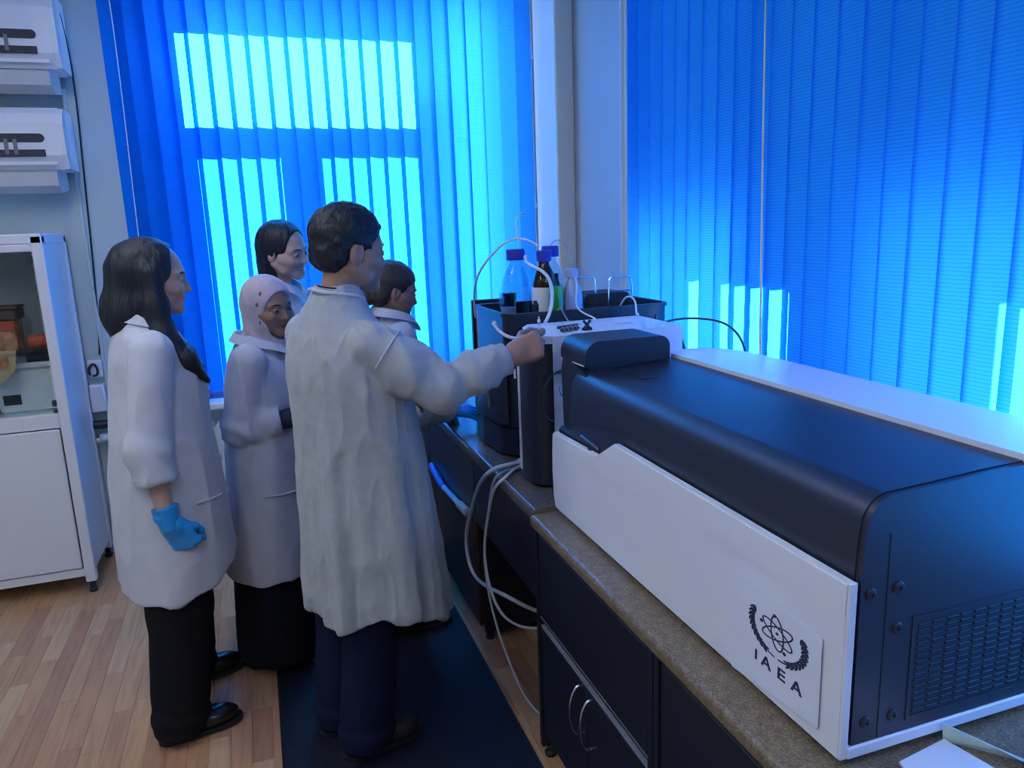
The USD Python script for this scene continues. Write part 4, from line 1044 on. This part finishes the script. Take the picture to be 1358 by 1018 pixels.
plain('skin_fair', (0.52, 0.33, 0.26), 0.5, subsurface_weight=0.12, subsurface_radius=(1.0, 0.35, 0.2), subsurface_scale=0.006)
plain('skin_tan', (0.38, 0.215, 0.155), 0.5, subsurface_weight=0.10, subsurface_radius=(1.0, 0.35, 0.2), subsurface_scale=0.006)
plain('skin_brown', (0.30, 0.165, 0.115), 0.5, subsurface_weight=0.08, subsurface_radius=(1.0, 0.35, 0.2), subsurface_scale=0.006)
plain('lip', (0.36, 0.12, 0.11), 0.4); plain('lip_fair', (0.48, 0.15, 0.15), 0.4); plain('lip_brown', (0.17, 0.06, 0.055), 0.4)
plain('teeth', (0.75, 0.73, 0.70), 0.3); plain('eye_white', (0.62, 0.62, 0.62), 0.2); plain('iris_dark', (0.015, 0.010, 0.008), 0.12)
plain('glove_blue', (0.015, 0.30, 0.72), 0.38); plain('sleeve_navy', (0.012, 0.015, 0.035), 0.8)
plain('trouser_black', (0.009, 0.010, 0.015), 0.95, bump=0.2, bscale=500, specular_ior_level=0.15); plain('trouser_navy', (0.008, 0.012, 0.040), 0.95, bump=0.2, bscale=500, specular_ior_level=0.15)
plain('skirt_black', (0.007, 0.008, 0.015), 0.95, specular_ior_level=0.15); plain('shoe_black', (0.012, 0.012, 0.013), 0.18); plain('shoe_dark', (0.022, 0.020, 0.022), 0.5)
plain('button', (0.70, 0.72, 0.75), 0.3)
for nm, c, ro in (('hair_black', (0.007, 0.008, 0.014), .46), ('hair_brown', (0.035, 0.020, 0.016), .45)):
    look(nm, {'g': ('texture_coordinate', {}), 'mp': ('mapping', dict(scale=(160.0, 160.0, 9.0))), 'n': ('noise_texture', dict(scale=1.5, detail=4.0)), 'b': ('bump', dict(strength=.7, distance=.004)),
              'p': ('principled_bsdf', dict(base_color=c, roughness=ro))},
         [('g.object', 'mp.vector'), ('mp.vector', 'n.vector'), ('n.fac', 'b.height'), ('b.normal', 'p.normal')])


def cloth(name, col, rough=.85, thread=900.0, bump=.25, var=.05, vscale=14.0, through=0.0):
    c = np.array(col)
    nodes = {'g': ('texture_coordinate', {}), 'n': ('noise_texture', dict(scale=vscale, detail=5.0)), 'r': ('rgb_ramp', dict(ramp=[(.3, tuple(c * (1 - var))), (.7, tuple(np.minimum(c * (1 + var), 1)))])),
             'bn': ('noise_texture', dict(scale=thread, detail=2.0)), 'b': ('bump', dict(strength=bump, distance=.001)), 'p': ('principled_bsdf', dict(roughness=rough, sheen_weight=.1))}
    links = [('g.object', 'n.vector'), ('g.object', 'bn.vector'), ('n.fac', 'r.fac'), ('r.color', 'p.base_color'), ('bn.fac', 'b.height'), ('b.normal', 'p.normal')]
    out = 'p.BSDF'
    look(name, nodes, links, out)


cloth('coat_white', (0.52, 0.54, 0.60)); cloth('coat_grey', (0.47, 0.49, 0.57)); cloth('gown_nonwoven', (0.37, 0.40, 0.42), .9, 420.0, .4, .07, 30.0)
cloth('hijab_cloth', (0.50, 0.42, 0.46), .9, 500.0, .3, .08, 30.0); cloth('hijab_print', (0.24, 0.20, 0.30), .9)
cloth('blouse_pink', (0.62, 0.42, 0.42))

def coat(P, rows, hem, sleeves, neck, res=.007, k=.035, folds=.010, seed=1, cut=None, shoulders=None, extra=None):
    """rows: the trunk; sleeves: per arm a list of joints, their radii and the plane (point, direction) of the cuff."""
    lo = Loft(rows)
    def f(p):
        d = lo(p)
        if shoulders:
            for c, r in shoulders: d = smin(d, elli(p, c, r), .05)
        if extra: d = extra(p, d)
        d = smax(d, hem(p) - p[:, 2], .008)
        for pts, rs, cuff in sleeves:
            a = chain(p, pts, rs, .03)
            if cuff: a = smax(a, (p - np.asarray(cuff[0])) @ unit(cuff[1]), .006)
            d = smin(d, a, k)
        if neck: d = smax(d, -caps(p, neck[0], neck[1], neck[2], neck[3]), .01)
        if cut: d = cut(p, d)
        return d
    pts = np.array([q for sl in sleeves for q in sl[0]]); r = np.array(rows)
    lo_ = np.minimum(pts.min(0) - .09, (r[:, 1] - r[:, 3]).min() * np.array((1, 0, 0)) + (r[:, 2] - r[:, 4]).min() * np.array((0, 1, 0)) + np.array((-.06, -.06, r[:, 0].min() - .03)))
    hi_ = np.maximum(pts.max(0) + .09, np.array(((r[:, 1] + r[:, 3]).max() + .06, (r[:, 2] + r[:, 4]).max() + .06, r[:, 0].max() + .03)))
    m = surf(f, lo_, hi_, res)
    return displace(m, cloth_folds(folds, seed)), lo, f


def on_coat(lo, z, ang, off=.003):
    """A point on the trunk at height z and angle ang (degrees, 0 = front, -90 = right side)."""
    cx, cy, rx, ry = lo.at(np.array([z]))[0]; a = math.radians(ang)
    return np.array((cx + (rx + off) * math.cos(a), cy + (ry + off) * math.sin(a), z))


def pocket(P, f, lo, z, a0, a1, mat, under, h=.025):
    """A stitched pocket welt lying on the cloth."""
    pts = []
    for a in np.linspace(a0, a1, 9):
        q = on_coat(lo, z + .012 * (a - a0) / (a1 - a0), a, .012)
        for _ in range(6):
            e = 1e-3; d0 = f(q[None])[0]; g = unit([f((q + np.eye(3)[i] * e)[None])[0] - d0 for i in range(3)]); q = q - g * (d0 - .004)
        pts.append(q)
    P.t.part('pocket_welt', tube(pts, .0045, 6), mat, under=under, local=True, smooth=True)


def buttons(P, f, lo, zs, ang, under, mat='button'):
    for z in zs:
        q = on_coat(lo, z, ang, .02)
        for _ in range(8):
            e = 1e-3; d0 = f(q[None])[0]; g = unit([f((q + np.eye(3)[i] * e)[None])[0] - d0 for i in range(3)]); q = q - g * (d0 - .006)
        P.t.part('button', bar(q - g * .003, q + g * .004, .009, 14), mat, under=under, local=True)


def collar(P, ring, h, mat, under):
    """A folded collar: a band around the neck through the ring's points, leaning outwards."""
    p = spline(ring, 6); c = p.mean(0); V = []
    for q in p:
        o = q - c; o[2] = 0; o = unit(o); V += [q, q + o * .004 + [0, 0, h], q + o * .010 + [0, 0, h + .002], q + o * .030 + [0, 0, -h * .45], q + o * .026 + [0, 0, -h * .5]]
    F = []
    for i in range(len(p) - 1):
        for j in range(5):
            a, b, c_, d = i * 5 + j, i * 5 + (j + 1) % 5, (i + 1) * 5 + (j + 1) % 5, (i + 1) * 5 + j; F += [[a, b, c_], [a, c_, d]]
    e = (len(p) - 1) * 5; F += [[0, 2, 1], [0, 3, 2], [0, 4, 3], [e, e + 1, e + 2], [e, e + 2, e + 3], [e, e + 3, e + 4]]
    P.t.part('collar', trimesh.Trimesh(V, F, process=False), mat, under=under, local=True, smooth=50)


def locks(m, amp=.004, seed=2, sc=(70, 70, 7)):
    """Strand grooves running down the hair."""
    return displace(m, lambda v, n: amp * (meshkit.fbm(v * np.array(sc), 2, seed) - .5) * 2)


SEAM0, SEAM1 = -2.4, .5
# ---------------------------------------------------------------- 1: woman with long hair, left
A = Person('woman with long straight black hair, white coat, black trousers and a blue glove, leftmost', (-.335, 2.60, 0), 10, 1.62)
k = A.k
Rsh, Lsh = np.array((-.005, -.158, 1.285)), np.array((-.005, .158, 1.285))
Rel, Rwr = A.L((-.352, 2.395, 1.00)), A.L((-.318, 2.365, .772))
Lel, Lwr = np.array((-.02, .215, 1.02)), np.array((.03, .20, .79))
A.build(((.035, .0, 1.492), (-4, 5, 0)), [(Rsh, Rel, Rwr, A.L((-.318 + .05, 2.375, .772 - .09)) - Rwr, (-.35, -.9, -.1), FIST), (Lsh, Lel, Lwr, (.3, 0, -.9), (.1, .9, .1), EASY)],
        [(-.055, -.135, 0), (.01, .185, 6)], lean=(-.01, 0), skin='skin_fair', w=.93, jaw=.92, gloves=('glove_blue', 'glove_blue'))
A.trousers('trouser_black', [(.80, 0, 0, .125, .16), (.95, 0, 0, .12, .16), (1.0, 0, 0, .11, .15)], (.108, .092, .088), seed=2)
A.shoes('shoe_black', .25, .088)
u = unit(Rwr - Rel); ct, lo, ff = coat(A, [(.42, .0, 0, .190, .235), (.55, -.0, 0, .183, .232), (.72, .0, 0, .176, .224), (.90, .0, 0, .166, .208), (1.02, .0, 0, .152, .192), (1.16, .010, 0, .140, .178), (1.25, .0, 0, .118, .172), (1.315, -.010, 0, .092, .150), (1.355, -.018, 0, .070, .098), (1.385, -.020, 0, .060, .068)],
    lambda p: .52 + .03 * np.cos(p[:, 1] * 9) + .035 * p[:, 0] / .18 + .004 * np.sin(p[:, 0] * 60), [([Rsh, Rel, Rel + u * .22], [.060, .060, .063], (Rel + u * .100, u)), ([Lsh, Lel, Lwr], [.062, .056, .052], (Lel + unit(Lwr - Lel) * .12, Lwr - Lel))],
    ((.0, 0, 1.36), (.03, 0, 1.50), .050, .070), folds=.013, seed=4, k=.010)
ct = creases(ct, Rel + [.06, 0, .0], (.3, 0, 1), .003, 90, .07)
cp_ = A.add('lab_coat', ct, 'coat_white', label='white lab coat with three-quarter sleeves')
A.t.part('sleeve_hem', tube([Rel + u * .085 + R_ for R_ in [(.0630 * math.cos(a) * np.array((1, 0, 0)) + .0630 * math.sin(a) * np.cross(u, (1, 0, 0))) for a in np.linspace(0, 2 * math.pi, 25)]], .0025, 6), 'coat_white', under=cp_, local=True, smooth=True)
buttons(A, ff, lo, (1.12, 1.0, .88, .76), 6, cp_); pocket(A, ff, lo, .80, -35, -70, 'coat_white', cp_)
collar(A, [(.088, .028, 1.245), (.060, .062, 1.325), (-.02, .074, 1.372), (-.068, 0, 1.385), (-.02, -.074, 1.372), (.060, -.062, 1.325), (.088, -.028, 1.245)], .020, 'coat_white', cp_)
hf = A.headspace(lambda p: smax(elli(p, (-.018, 0, .038), (.108, .088, .096)), -smax(caps(p, (.075, 0, .045), (.12, 0, -.14), .062, .085), -(p[:, 0] - .035 - .30 * np.maximum(p[:, 2] - .05, 0)), .012), .012))
hd = A.hc
def hairA(p):
    d = hf(p)
    b = chain(p, [hd + (-.055, 0, .02), hd + (-.078, 0, -.10), hd + (-.070, -.01, -.20)], [.078, .074, .058], .04)
    sd = chain(p, [hd + (-.01, -.075, .02), hd + (-.010, -.078, -.08), hd + (.0, -.088, -.17), hd + (.055, -.110, -.25), hd + (.112, -.098, -.325)], [.030, .034, .038, .030, .009], .03)
    sl = chain(p, [hd + (-.01, .075, .02), hd + (-.018, .075, -.08), hd + (-.0, .085, -.17), hd + (.075, .085, -.26), hd + (.115, .07, -.31)], [.030, .034, .036, .026, .009], .03)
    return smin(smin(d, b, .03), smin(sd, sl, .01), .03)
A.add('hair', locks(surf(hairA, hd - (.20, .18, .38), hd + (.20, .18, .17), .0048)), 'hair_black')

# ---------------------------------------------------------------- 2: woman in a hijab
B = Person('woman in a pale pink headscarf, white coat and long black skirt', (-.015, 2.87, 0), -10, 1.49)
k = B.k
Rsh, Lsh = np.array((-.01, -.150, 1.185)), np.array((-.01, .150, 1.185))
Rel, Rwr = B.L((-.095, 2.725, .955)), B.L((.085, 2.715, .975))
Lel, Lwr = np.array((.05, .20, .95)), np.array((.18, .06, 1.0))
B.build(((.055, -.005, 1.358), (-44, 6, 4)), [(Rsh, Rel, Rwr, (.9, .3, .25), (.2, -.7, .6), EASY), (Lsh, Lel, Lwr, (.6, -.7, 0), (.6, .5, .6), EASY)],
        [(.02, -.075, -4), (.05, .095, 6)], skin='skin_brown', w=1.02, gloves=('sleeve_navy', None))
B.shoes('shoe_black', .235, .086, buckle=True)
u = unit(Rwr - Rel)
ct, lo, ff = coat(B, [(.30, -.02, 0, .172, .225), (.45, -.02, 0, .170, .220), (.62, -.015, 0, .160, .210), (.78, -.005, 0, .150, .195), (.92, .0, 0, .142, .182), (1.05, .010, 0, .138, .176), (1.13, .005, 0, .118, .168), (1.19, -.005, 0, .090, .145), (1.23, -.01, 0, .066, .09), (1.26, -.01, 0, .058, .066)],
    lambda p: .385 + .02 * np.cos(p[:, 1] * 10) + .004 * np.sin(p[:, 0] * 50), [([Rsh, Rel, Rwr], [.062, .060, .050], (Rwr - u * .045, u)), ([Lsh, Lel, Lwr], [.060, .056, .050], (Lwr, Lwr - Lel))],
    ((.01, 0, 1.23), (.03, 0, 1.38), .05, .065), folds=.013, seed=7, k=.012)
ct = creases(ct, Rel, (.5, 0, 1), .007, 85, .085)
cp_ = B.add('lab_coat', ct, 'coat_grey', label='white lab coat')
collar(B, [(.100, .030, 1.165), (.070, .066, 1.215), (-.02, .078, 1.245), (-.066, 0, 1.255), (-.02, -.078, 1.245), (.070, -.066, 1.215), (.100, -.030, 1.165)], .018, 'coat_grey', cp_)
B.t.part('cuff', tube([Rel, Rwr + u * .005], [.034, .036], 16, smooth=False), 'sleeve_navy', under=cp_, local=True, smooth=40, label='dark inner sleeve')
pocket(B, ff, lo, .70, -30, -85, 'coat_grey', cp_); buttons(B, ff, lo, (1.05, .95, .72, .60), 5, cp_)
sk = surf(lambda p: smax(Loft([(.05, -.02, 0, .165, .225), (.3, -.015, 0, .155, .205), (.6, 0, 0, .14, .175), (.85, 0, 0, .11, .15)])(p), (.055 + .018 * np.sin(p[:, 1] * 14)) - p[:, 2], .008), (-.25, -.29, 0), (.22, .29, .9), .009)
B.add('skirt', displace(sk, cloth_folds(.014, 3, (14, 14, .9))), 'skirt_black')
hd = B.hc; Rb = B.R
def hij(p):
    q = ((p - hd) @ Rb) / B.k
    d = elli(q, (-.016, 0, .034), (.110, .090, .098))
    d = smin(d, elli(q, (.012, 0, -.055), (.082, .078, .085)), .04)
    d = smin(d, caps(q, (-.045, 0, -.02), (-.070, 0, -.15), .078, .072), .05)
    d = smin(d, caps(q, (-.02, 0, -.12), (-.005, 0, -.205), .078, .098), .05)
    face = elli(q, (.090, 0, -.026), (.100, .071, .096), rotm(0, 26, 0))
    return smax(d, -face, .010) * B.k
hm_ = surf(hij, hd - (.18, .17, .26), hd + (.18, .17, .15), .0045)
hm_ = displace(hm_, lambda v, n: .004 * np.sin(((v - hd) @ Rb)[:, 2] * 70 + ((v - hd) @ Rb)[:, 0] * 55 + 4 * meshkit.noise(v * 12, 3)) * np.clip((-.02 - (v - hd)[:, 2]) * 14, 0, 1))
hj = B.add('headscarf', displace(hm_, cloth_folds(.004, 11, (14, 14, 10))), 'hijab_cloth', label='pale pink headscarf')
for (y, z) in ((-.050, .062), (-.070, .03), (-.062, -.03)):
    s_ = np.array((.03, y, z))
    q = unit(s_ - (-.016, 0, .03)) * .13 + (-.016, 0, .03)
    for _ in range(14):
        w_ = (q * B.k) @ Rb.T + hd; q = q - unit(q - (-.016, 0, .02)) * hij(w_[None])[0] / B.k
    blob = trimesh.creation.icosphere(1, .009); blob.vertices = (((blob.vertices * [.35, 1.2, 1]) + q) * B.k) @ Rb.T + hd
    B.t.part('flower_print', blob, 'hijab_print', under=hj, local=True, smooth=True)

# ---------------------------------------------------------------- 3: smiling woman behind
C = Person('smiling woman with long dark hair, standing behind the woman in the headscarf', (.095, 3.44, 0), -22, 1.665)
Rsh, Lsh = np.array((-.005, -.16, 1.345)), np.array((-.005, .16, 1.345))
Rel, Rwr = np.array((-.01, -.215, 1.07)), np.array((.10, -.17, .85)); Lel, Lwr = np.array((-.01, .215, 1.07)), np.array((.10, .17, .85))
C.build(((.040, 0, 1.540), (-16, 10, 9)), [(Rsh, Rel, Rwr, (.3, 0, -1), (.2, -.9, 0), EASY), (Lsh, Lel, Lwr, (.3, 0, -1), (.2, .9, 0), EASY)], [(0, -.10, -5), (0, .10, 5)], skin='skin_fair', w=.98, jaw=.95, smile=1.0)
C.trousers('trouser_black', [(.82, 0, 0, .12, .16), (.96, 0, 0, .12, .155), (1.02, 0, 0, .10, .14)], (.088, .082, .078), seed=4)
C.shoes('shoe_black')
ct, lo, ff = coat(C, [(.45, 0, 0, .165, .225), (.65, 0, 0, .155, .215), (.90, 0, 0, .145, .195), (1.05, 0, 0, .13, .175), (1.20, .008, 0, .13, .172), (1.30, 0, 0, .108, .165), (1.36, -.01, 0, .082, .13), (1.395, -.015, 0, .066, .085), (1.42, -.015, 0, .06, .068)],
    lambda p: .50 + .0 * p[:, 0], [([Rsh, Rel, Rwr], [.060, .054, .046], (Rwr, Rwr - Rel)), ([Lsh, Lel, Lwr], [.060, .054, .046], (Lwr, Lwr - Lel))], ((.01, 0, 1.39), (.04, 0, 1.54), .05, .066), folds=.009, seed=9)
cp_ = C.add('lab_coat', ct, 'coat_white', label='white lab coat'); buttons(C, ff, lo, (1.18, 1.06, .94), 3, cp_)
collar(C, [(.085, .035, 1.335), (.05, .07, 1.385), (-.03, .075, 1.41), (-.075, 0, 1.415), (-.03, -.075, 1.41), (.05, -.07, 1.385), (.085, -.035, 1.335)], .022, 'coat_white', cp_)
hd = C.hc
hf3 = C.headspace(lambda p: smin(smax(elli(p, (-.018, 0, .038), (.108, .087, .095)), -smax(caps(p, (.085, 0, .030), (.115, 0, -.14), .066, .082), -(p[:, 0] - .028), .012), .010),
                                smax(caps(p, (-.050, 0, 0), (-.060, 0, -.19), .080, .066), p[:, 0] - .005, .02), .03))
C.add('hair', locks(surf(hf3, hd - (.19, .17, .26), hd + (.17, .17, .16), .0048), seed=5), 'hair_black')
th = tube([(np.array(q) * C.k) @ C.R.T + hd for q in ((.0845, -.018, -.0585), (.0895, -.008, -.064), (.0905, 0, -.0645), (.0895, .008, -.064), (.0845, .018, -.0585))], [.0012, .0028, .0030, .0028, .0012], 8)
C.add('teeth', th, 'teeth')

# ---------------------------------------------------------------- 4: man in the gown
D = Person('man with short black hair in a long white disposable gown, holding up a small vial', (.225, 2.235, .006), 27, 1.70)
Rsh, Lsh = np.array((-.012, -.165, 1.300)), np.array((-.005, .165, 1.305))
wr = np.array((.679, 2.035, 1.245)); el = np.array((.462, 2.025, 1.182))
Rel, Rwr = D.L(el), D.L(wr); Lel, Lwr = np.array((.06, .225, 1.10)), np.array((.25, .13, 1.06))
hx = D.L(wr + (.060, .0, .020)) - Rwr
D.build(((.042, -.01, 1.552), (-9, 5, 2)), [(Rsh, Rel, Rwr, hx, D.L(wr + (.10, -.80, .45)) - Rwr, PINCH), (Lsh, Lel, Lwr, (.8, -.2, 0), (0, .8, .6), EASY)], [(-.058, -.055, -14), (-.040, .110, 4)], lean=(.01, 0), skin='skin_tan', w=.98, jaw=.94)
D.trousers('trouser_navy', [(.84, 0, 0, .125, .165), (1.0, 0, 0, .12, .16), (1.05, 0, 0, .11, .15)], (.098, .084, .084), seed=6, folds=.006)
D.shoes('shoe_dark', .285, .10)
u = unit(Rwr - Rel)
rowsD = [(.30, .042, -.02, .206, .230), (.45, .040, -.018, .202, .228), (.60, .036, -.012, .196, .226), (.80, .028, -.006, .184, .222), (1.0, .02, 0, .168, .212), (1.15, .01, 0, .160, .214), (1.22, -.005, 0, .146, .202), (1.31, -.012, 0, .122, .176), (1.375, -.015, 0, .094, .126), (1.425, -.012, 0, .072, .084), (1.460, -.005, 0, .061, .066)]
def gown_extra(p, d):
    a = np.arctan2(p[:, 1], p[:, 0]); z = np.clip((1.2 - p[:, 2]) / .8, 0, 1)
    return d - z * (.016 * np.sin(a * 7 + .6) + .010 * np.sin(a * 13 + 2.0 + p[:, 2] * 1.5))
ct, lo, ff = coat(D, rowsD, lambda p: .455 + .03 * np.sin(np.arctan2(p[:, 1], p[:, 0]) * 3 + .4) - .02 * np.cos(np.arctan2(p[:, 1] + .1, p[:, 0])) + .007 * np.sin(p[:, 0] * 70),
    [([Rsh, (Rsh + Rel) / 2 + [0, 0, -.01], Rel + [0, 0, -.012], (Rel + Rwr) / 2 + [0, 0, -.004], Rwr], [.066, .074, .060, .056, .045], (Rwr - u * .012, u)), ([Lsh, Lel, Lwr], [.070, .062, .05], (Lwr, Lwr - Lel))],
    ((.0, 0, 1.425), (.03, 0, 1.56), .055, .066), res=.0065, folds=.013, seed=13, extra=gown_extra, k=.016)
ct = displace(ct, cloth_folds(.005, 21, (20, 20, 6), .85))
ct = creases(ct, Rel + [0, 0, .04], u, .008, 70, .10); ct = creases(ct, Rwr - u * .07, u, .005, 120, .06)
cp_ = D.add('gown', ct, 'gown_nonwoven', label='long white non-woven gown')
D.t.part('elastic_cuff', tube([Rwr - u * .02 + .043 * (math.cos(a) * unit(np.cross(u, (0, 0, 1))) + math.sin(a) * unit(np.cross(u, np.cross(u, (0, 0, 1))))) for a in np.linspace(0, 2 * math.pi, 25)], .0055, 7), 'gown_nonwoven', under=cp_, local=True, smooth=True)
# armhole seam of the near sleeve, on the cloth
ax_ = unit(Rel - Rsh); sc_ = Rsh + ax_ * .045; n1 = unit(np.cross(ax_, (0, 0, 1))); n2 = np.cross(ax_, n1); sm = []
for a in np.linspace(SEAM0, SEAM1, 24):
    q = sc_ + .14 * (math.cos(a) * n1 + math.sin(a) * n2)
    for _ in range(25):
        d0 = ff(q[None])[0]; q = q + unit(sc_ - q) * np.clip(d0 - .006, -.02, .02)
    sm.append(q)
D.t.part('sleeve_seam', tube(sm, .0028, 6), 'coat_white', under=cp_, local=True, smooth=True)
tie = [(-.078, .03, 1.448), (-.080, 0, 1.452), (-.078, -.03, 1.446), (-.05, -.062, 1.440), (-.0, -.076, 1.430), (.045, -.06, 1.415)]
D.t.part('neck_band', tube(tie, .0060, 7), 'coat_white', under=cp_, local=True, smooth=True)
hd = D.hc
def hairD(p):
    q = ((p - hd) @ D.R) / D.k
    d = elli(q, (-.014, 0, .048), (.107, .085, .091)); d = smin(d, caps(q, (-.062, -.02, -.015), (-.062, .02, -.015), .048, .048), .03)
    s_ = np.abs(q[:, 1])
    line = np.interp(q[:, 0], [-.12, -.075, -.050, -.034, -.030, .010, .014, .034, .040, .062, .075, .11], [-.078, -.078, -.066, -.034, .014, .020, -.018, -.014, .030, .042, .066, .070])
    return smax(d, line - q[:, 2], .006) * D.k
hh = surf(hairD, hd - .155, hd + .165, .0042)
hh = displace(hh, lambda v, n: .006 * (meshkit.fbm((v - hd) @ D.R * np.array((42, 60, 42)) + 3, 3, 8) - .45) * 2)
D.add('hair', hh, 'hair_black')
D.t.part('necklace', tube([(-.066, -.0, 1.462), (-.05, -.052, 1.455), (-.0, -.066, 1.445), (.04, -.056, 1.43)], .0022, 6), 'sleeve_navy', local=True, smooth=True)
# the vial he holds
hxu = unit(D.arms[0][3]); hz = np.asarray(D.arms[0][4], float); hz = unit(hz - hxu * (hz @ hxu)); hy = np.cross(hz, hxu)
lt = Rwr + D.k * (.127 * hxu + .046 * hy - .064 * hz); ca, sa = math.cos(math.radians(D.heading)), math.sin(math.radians(D.heading))
tip = D.t.loc + np.array((lt[0] * ca - lt[1] * sa, lt[0] * sa + lt[1] * ca, lt[2] + .010))
vi = Thing('sample_vial', 'tiny clear sample vial held upright between the man\'s thumb and finger', 'vial', loc=tuple(tip))
vi.part('glass', lathe([(0, -.012), (.0048, -.012), (.0055, -.010), (.0055, .012), (.0035, .016), (.0035, .020), (0, .020)], 16, tuple(tip)), 'bottle_glass', smooth=40)
vi.part('cap', lathe([(0, .018), (.005, .018), (.005, .027), (.002, .028), (.002, .036), (0, .036)], 16, tuple(tip)), 'plastic_white')

# ---------------------------------------------------------------- 5: short woman at the bench behind the man
E_ = Person('person with short dark hair and a white coat leaning on the bench behind the man', (.450, 2.93, .006), 6, 1.51)
Rsh, Lsh = np.array((.03, -.145, 1.21)), np.array((.03, .145, 1.21))
Rel, Rwr = E_.L((.535, 2.755, .945)), E_.L((.705, 2.962, .876))
Lel, Lwr = np.array((.10, .20, .98)), np.array((.20, .10, .86))
E_.build(((.055, 0, 1.372), (2, 14, 0)), [(Rsh, Rel, Rwr, E_.L((.835, 2.950, .848)) - Rwr, (.05, -.38, 1), FLAT), (Lsh, Lel, Lwr, (.8, -.2, -.3), (0, .3, 1), EASY)], [(0, -.095, -4), (0, .095, 4)], lean=(.035, 0), skin='skin_brown', w=.95, jaw=.95, gloves=('glove_blue', 'glove_blue'), brow='hair_black')
E_.trousers('trouser_black', [(.74, 0, 0, .095, .13), (.86, 0, 0, .09, .125), (.90, 0, 0, .085, .12)], (.080, .078, .074), seed=8, folds=.004)
E_.shoes('shoe_black', .235, .085)
u = unit(Rwr - Rel)
ct, lo, ff = coat(E_, [(.40, 0, 0, .150, .20), (.60, 0, 0, .140, .19), (.82, 0, 0, .132, .178), (.98, .01, 0, .122, .165), (1.10, .028, 0, .120, .165), (1.18, .028, 0, .100, .155), (1.235, .028, 0, .076, .115), (1.27, .03, 0, .062, .075), (1.30, .034, 0, .056, .062)],
    lambda p: .44 + 0 * p[:, 0], [([Rsh, Rel, Rwr], [.060, .058, .048], (Rwr - u * .03, u)), ([Lsh, Lel, Lwr], [.058, .052, .046], (Lwr - unit(Lwr - Lel) * .03, Lwr - Lel))], ((.035, 0, 1.265), (.06, 0, 1.40), .048, .060), folds=.010, seed=17, k=.012)
ct = creases(ct, Rel, u, .006, 85, .08)
cp_ = E_.add('lab_coat', ct, 'coat_white', label='white lab coat'); buttons(E_, ff, lo, (1.08, .98, .86, .74), 2, cp_)
E_.t.part('cuff', tube([Rel, Rwr + u * .012], [.032, .034], 16, smooth=False), 'sleeve_navy', under=cp_, local=True, smooth=40, label='dark inner sleeve')
collar(E_, [(.115, .03, 1.225), (.085, .06, 1.265), (.015, .068, 1.292), (-.022, 0, 1.297), (.015, -.068, 1.292), (.085, -.06, 1.265), (.115, -.03, 1.225)], .02, 'coat_white', cp_)
hd = E_.hc
def hairE(p):
    q = ((p - hd) @ E_.R) / E_.k
    d = elli(q, (-.016, 0, .044), (.108, .086, .090)); d = smin(d, caps(q, (-.060, -.03, -.03), (-.060, .03, -.03), .046, .046), .03)
    d = smin(d, elli(q, (-.120, 0, -.045), (.040, .045, .042)), .02)
    line = np.interp(q[:, 0], [-.16, -.075, -.040, -.030, -.004, .000, .026, .036, .060, .080, .11], [-.10, -.095, -.060, .010, .014, -.020, -.010, .030, .046, .060, .066])
    return smax(d, line - q[:, 2], .006) * E_.k
E_.add('hair', locks(surf(hairE, hd - .175, hd + .16, .0045), .003, 12, (60, 60, 30)), 'hair_brown')
